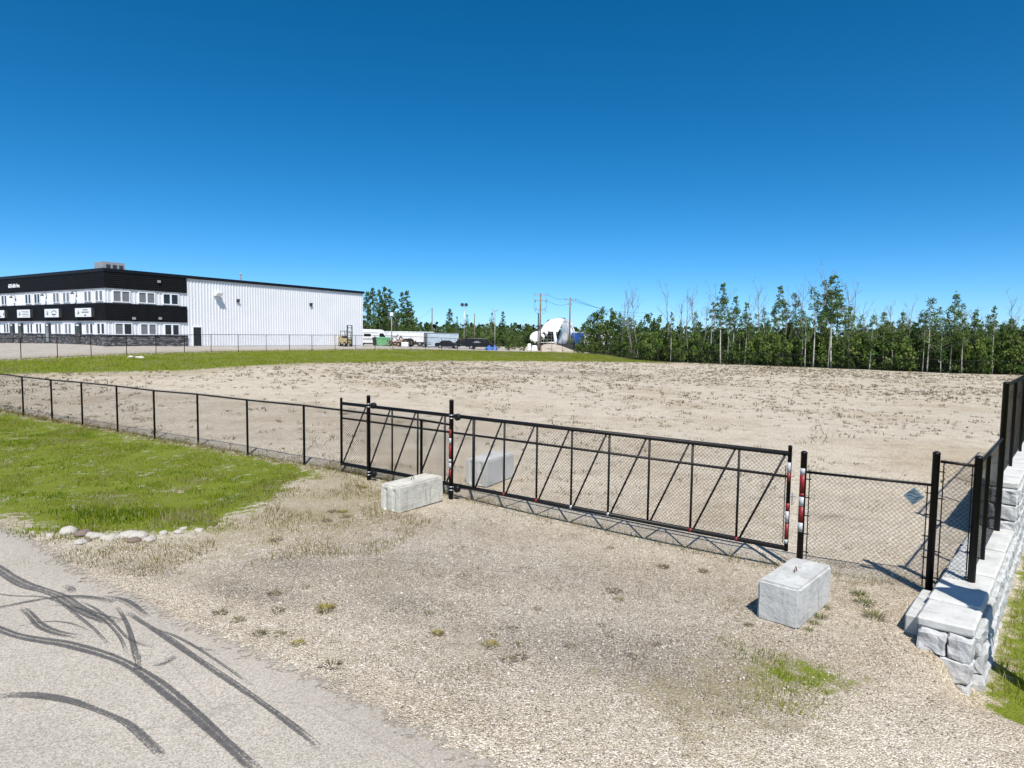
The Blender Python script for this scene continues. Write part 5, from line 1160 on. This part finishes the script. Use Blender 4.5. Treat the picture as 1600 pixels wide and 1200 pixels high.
P = sample_poly(VGo, 150000, rg, .8); P = P[rg.uniform(0, 1, len(P)) < np.clip(.5 + sdist(P, VGo) / 1.3 + 1.1 * nz2(P, 1.3, 41.), 0, 1)]; nn_ = nz2(P, .45, 3.); fine = nz2(P, 1.6, 8.); P = P[(nn_ + .8 * fine + rg.uniform(-.3, .3, len(P)) + .3 * np.exp(-((P[:, 1] - 13.2) / 1.6) ** 2)) > -.10]
sdv = sdist(P, VGo); ht = (.035 + .055 * np.clip(nz2(P, .5, 11.) + .5, 0, 1.2)) * rg.uniform(.5, 1.5, len(P)) * np.clip(.45 + sdv / 1.6, .35, 1) * (1 + 1.3 * np.exp(-((P[:, 1] - 13.2 + .0 * P[:, 0]) / 1.6) ** 2))
tn = np.clip(.40 + .42 * nz2(P, .8, 17.) + .2 * nz2(P, 2.6, 4.) + rg.normal(0, .16, len(P)), 0, 1); tn = np.where(rg.uniform(0, 1, len(P)) < .08, rg.uniform(.8, 1, len(P)), tn)
tag(blades('verge_grass', P, ht, rg.uniform(.010, .022, len(P)), 'grass', tn, rg), 'tall green grass of the road verge in front of the fence', 'grass', None, 'stuff')
P = sample_poly(DRY, 24000, rg, 1.0); keep = (nz2(P, .9, 5.) + .5 * nz2(P, 2.7, 6.) + rg.uniform(-.25, .25, len(P))) > .05; P = P[keep]
tag(blades('dry_grass', P, rg.uniform(.02, .11, len(P)), rg.uniform(.007, .014, len(P)), 'drygrass', np.clip(.4 + .4 * nz2(P, .7, 2.) + rg.normal(0, .2, len(P)), 0, 1), rg, .8), 'yellowing dry grass between the green verge and the gravel apron', 'grass', None, 'stuff')
P = sample_poly(PATCH, 5200, rg, .8)
keep = (nz2(P, .8, 9.) + .5 * nz2(P, 2.4, 4.) + 1.2 * np.clip(sdist(P, PATCH), -.6, .5) + rg.uniform(-.35, .35, len(P))) > .05; P = P[keep]
tag(blades('apron_grass', P, rg.uniform(.03, .11, len(P)), rg.uniform(.006, .011, len(P)), 'grass', np.clip(.55 + .3 * nz2(P, 1.2, 1.) + rg.normal(0, .18, len(P)), 0, 1), rg, .6), 'green grass patch at the end of the stone wall', 'grass', None, 'stuff')
rgt = [tuple(WO + WD * a + WN * b) for a, b in ((-2.0, .45), (14, .5), (14, 4), (-2, 3.5))]
P = sample_poly(rgt, 22000, rg); P = P[(nz2(P, .9, 7.) + rg.uniform(-.4, .4, len(P))) > -.15]
tag(blades('wallside_grass', P, rg.uniform(.05, .18, len(P)), rg.uniform(.008, .014, len(P)), 'grass', np.clip(.5 + .3 * nz2(P, 1.2, 1.) + rg.normal(0, .18, len(P)), 0, 1), rg, .6), 'grass at the low foot of the retaining wall', 'grass', None, 'stuff')
bp = BANK; P = sample_poly(bp, 60000, rg, .6)
P = P[(P[:, 0] > -48)]; tag(blades('bank_grass', P, rg.uniform(.06, .16, len(P)), rg.uniform(.03, .06, len(P)), 'grass', np.clip(.55 + .35 * nz2(P, .35, 1.) + rg.normal(0, .15, len(P)), 0, 1), rg, .6), 'mown grass bank below the far fence', 'grass', None, 'stuff')
# weeds scattered over the lot
LOT = [tuple(gate_pt(-24, -.3)), tuple(gate_pt(15, -.5)), tuple(WO + WD * 4 - WN * 1.0), tuple(WO + WD * 62 - WN * 1.5), back_xy[-1], back_xy[6]] + [tuple(atY(*a)[:2]) for a in gedge[::-1]]
P = sample_poly(LOT, 34000, rg); d_ = np.hypot(P[:, 0], P[:, 1]); den = .28 * nz2(P, .07, 2.) + .3 * nz2(P, .3, 5.) + .25 * nz2(P, 1.3, 9.) + .12 * sst(30, 60, P[:, 1]) + rg.uniform(-.5, .5, len(P)); P = P[den > .37]
def tufts(name, P, mat, nb, hr, sp_, rng, label, cat, wmul=1.0):
    k = np.repeat(np.arange(len(P)), nb); sc = rng.lognormal(0, .45, len(P))[k]; Q = P[k] + rng.normal(0, 1, (len(k), 2)) * (sp_ * sc)[:, None]
    h = rng.uniform(*hr, len(k)) * np.clip(sc, .4, 2.2); tnt = np.clip(rng.uniform(0, 1, len(P))[k] * .7 + rng.normal(.15, .15, len(k)), 0, 1); dist = np.hypot(Q[:, 0], Q[:, 1])
    return tag(blades(name, Q, h, rng.uniform(.010, .022, len(k)) * np.clip(dist / 22, .6, 2.3) * wmul, mat, tnt, rng, 1.3), label, cat, None, 'stuff')
tufts('lot_weeds', P, 'weed', 10, (.03, .12), .075, rg, 'small brownish weeds scattered all over the gravel lot', 'weeds')
P = sample_poly([gxy(300, 900), gxy(560, 1060), gxy(780, 1195), gxy(1120, 1195, -.2), gxy(1400, 1040, -.3), gxy(1180, 880), gxy(720, 775), gxy(600, 800)], 900, rg); P = P[(nz2(P, .5, 31.) + rg.uniform(-.5, .5, len(P))) > .12]
tufts('apron_weeds', P, 'weed', 14, (.02, .07), .05, rg, 'thin brownish weeds dotted over the gravel apron', 'weeds', .55)
P = np.concatenate([gate_pt(t_, .05)[None] + rg.normal(0, .12, (7, 2)) for t_ in np.arange(-22, 15.5, .25)]); tufts('fence_weeds', P, 'drygrass', 7, (.04, .14), .05, rg, 'dry weeds growing along the foot of the fence', 'weeds', .7)
# single conspicuous tufts
def tuft_mesh(seed, nb, rad, h, mat):
    rng = np.random.default_rng(seed); an = rng.uniform(0, 6.28, nb); r = rad * rng.uniform(0, .55, nb) ** .7; b = np.column_stack([np.cos(an) * r, np.sin(an) * r, np.full(nb, -.01)])
    out = rng.uniform(.25, 1.0, nb) * rad * .8; hh = h * rng.uniform(.5, 1.1, nb); t = b + np.column_stack([np.cos(an + rng.normal(0, .4, nb)) * out, np.sin(an + rng.normal(0, .4, nb)) * out, hh])
    u = np.column_stack([-np.sin(an), np.cos(an), np.zeros(nb)]) * (rng.uniform(.005, .009, nb))[:, None]; md = b * .5 + t * .5; md[:, 2] += h * .12
    V = np.stack([b - u, b + u, md + u * .8, t, md - u * .8], 1).reshape(-1, 3); i = np.arange(nb)[:, None] * 5
    o = soup('weed_tuft', V, np.concatenate([i + np.array([[0, 1, 2]]), i + np.array([[0, 2, 4]]), i + np.array([[4, 2, 3]])]), M[mat], np.tile(rng.uniform(0, 1, nb), 3)); me = o.data; bpy.data.objects.remove(o); return me
TUFT = {'y': [tuft_mesh(1 + k, 110, .22, .10, 'tuftyellow') for k in range(2)], 'b': [tuft_mesh(5 + k, 46 + 12 * k, .2, .085, 'weed') for k in range(4)], 'g': [tuft_mesh(9 + k, 90, .26, .15, 'tuftgreen') for k in range(2)]}
TL = {'y': ('bushy yellow green grass tuft on the open gravel apron', 'yellow green tufts on the apron'), 'b': ('low brown dried weed tuft on the open gravel apron', 'brown weed tufts on the apron'), 'g': ('leafy green weed tuft between the grey block and the stone wall', 'green tufts by the stone wall')}
for px, py, kk, sc in [(508, 953, 'y', 1.0), (465, 1006, 'y', .6), (684, 991, 'y', .65), (478, 918, 'b', .6), (434, 955, 'b', .7), (438, 992, 'b', .6), (430, 928, 'b', .7), (345, 958, 'b', .7), (372, 970, 'b', .7), (405, 992, 'b', .7), (614, 954, 'b', .4), (668, 960, 'b', .5), (518, 1040, 'b', .9), (958, 924, 'b', .9), (968, 938, 'b', .6), (954, 857, 'b', .6), (1036, 887, 'b', .8), (1098, 893, 'b', .7),
                       (766, 1008, 'y', .7), (770, 993, 'b', .4), (795, 1033, 'b', .7), (815, 1028, 'b', .7), (893, 1010, 'b', .6), (1170, 978, 'b', .5), (990, 1028, 'b', .6), (800, 982, 'b', .5), (810, 1008, 'b', .5), (838, 952, 'b', .45), (941, 978, 'b', .5), (951, 996, 'b', .4), (1025, 1008, 'b', .5),
                       (1350, 943, 'g', .9), (1365, 965, 'g', .9), (1342, 930, 'g', .7), (1283, 965, 'g', .55), (1290, 950, 'g', .45), (1272, 975, 'g', .45), (1262, 985, 'g', .4), (520, 800, 'b', .8), (540, 808, 'b', .9), (510, 815, 'b', .8), (430, 845, 'b', .8), (560, 760, 'b', .8), (575, 745, 'y', .8), (568, 762, 'y', .7), (535, 800, 'y', .8)]:
    p = ground(px, py); o = link('weed_tuft', random.choice(TUFT[kk]), None, tuple(p)); o.rotation_euler = (0, 0, random.uniform(0, 6.28)); o.scale = (sc * .85, sc * .85, sc * random.uniform(.6, .95))
    if py < 850: tag(o, 'weed tuft in the yellowing grass left of the cream concrete block', 'weed', 'tufts left of the cream block')
    else: tag(o, TL[kk][0], 'weed', TL[kk][1])
# loose gravel on the apron
rp = np.random.default_rng(33)
AP = [gxy(20, 842), gxy(140, 852), gxy(330, 850), gxy(600, 790), gxy(720, 770), gxy(1240, 860), gxy(1450, 930, -.2), gxy(1470, 1060, -.4), gxy(1300, 1150, -.4), gxy(1000, 1199, -.2), gxy(560, 1199, -.1), gxy(500, 1046), gxy(250, 940), gxy(130, 880)]
P = sample_poly(AP, 46000, rp); dd_ = np.hypot(P[:, 0], P[:, 1]); P = P[rp.uniform(0, 1, len(P)) < np.clip(12 / dd_, .15, 1) ** 1.2]
P = P[((nz2(P, .7, 3.) + rp.uniform(-.6, .6, len(P))) > -.25) & (sdist(P, RIGHTG) < -.1)]
n_ = len(P); z = height(P[:, 0], P[:, 1]); sz = rp.lognormal(math.log(.010), .42, n_); sz = np.clip(sz, .006, .032)
octa = np.array([(1, 0, 0), (0, 1, 0), (-1, 0, 0), (0, -1, 0), (0, 0, 1), (0, 0, -1)], float); of = np.array([(0, 1, 4), (1, 2, 4), (2, 3, 4), (3, 0, 4), (1, 0, 5), (2, 1, 5), (3, 2, 5), (0, 3, 5)])
jit = octa[None] * rp.uniform(.55, 1.25, (n_, 6, 1)) + rp.normal(0, .22, (n_, 6, 3)); an = rp.uniform(0, 6.28, n_); c_, s_ = np.cos(an), np.sin(an)
jit = np.stack([jit[..., 0] * c_[:, None] - jit[..., 1] * s_[:, None], jit[..., 0] * s_[:, None] + jit[..., 1] * c_[:, None], jit[..., 2] * .65], -1) * sz[:, None, None]
V = (np.column_stack([P, z + sz * .25])[:, None, :] + jit).reshape(-1, 3); Fc = (np.arange(n_)[:, None, None] * 6 + of[None]).reshape(-1, 3)
tag(soup('loose_gravel', V, Fc, M['pebble'], np.repeat(np.clip(rp.normal(.55, .22, n_), 0, 1), 8)), 'loose pale gravel stones lying over the apron', 'gravel', None, 'stuff')

# guessed pole and box, unseen, added to cast the shadow across the caps
lp = (7.44, 7.71); lz = hz(*lp); o = thing('shadow_pole', (lp[0], lp[1], lz), 'guessed unseen pole with a flat box, added to shade the stone wall caps', 'added shadow caster')
MB().tube([(0, 0, -.3), (0, 0, 6.9)], [.13, .10], 12).build('shaft', M['hvac'], o, False, True); MB().box(-.24, .24, -.24, .24, -.2, .25).build('base', M['conc'], o, False, False, .02)
MB().box(-.38, .38, -.22, -.12, 3.7, 4.85).build('sign_box', M['hvac'], o, False, False, .01); MB().tube([(0, 0, 6.9), (0, 0, 7.0)], .1, 12).build('cap', M['darkgrey'], o)  # flat box added for the broad part of that shadow
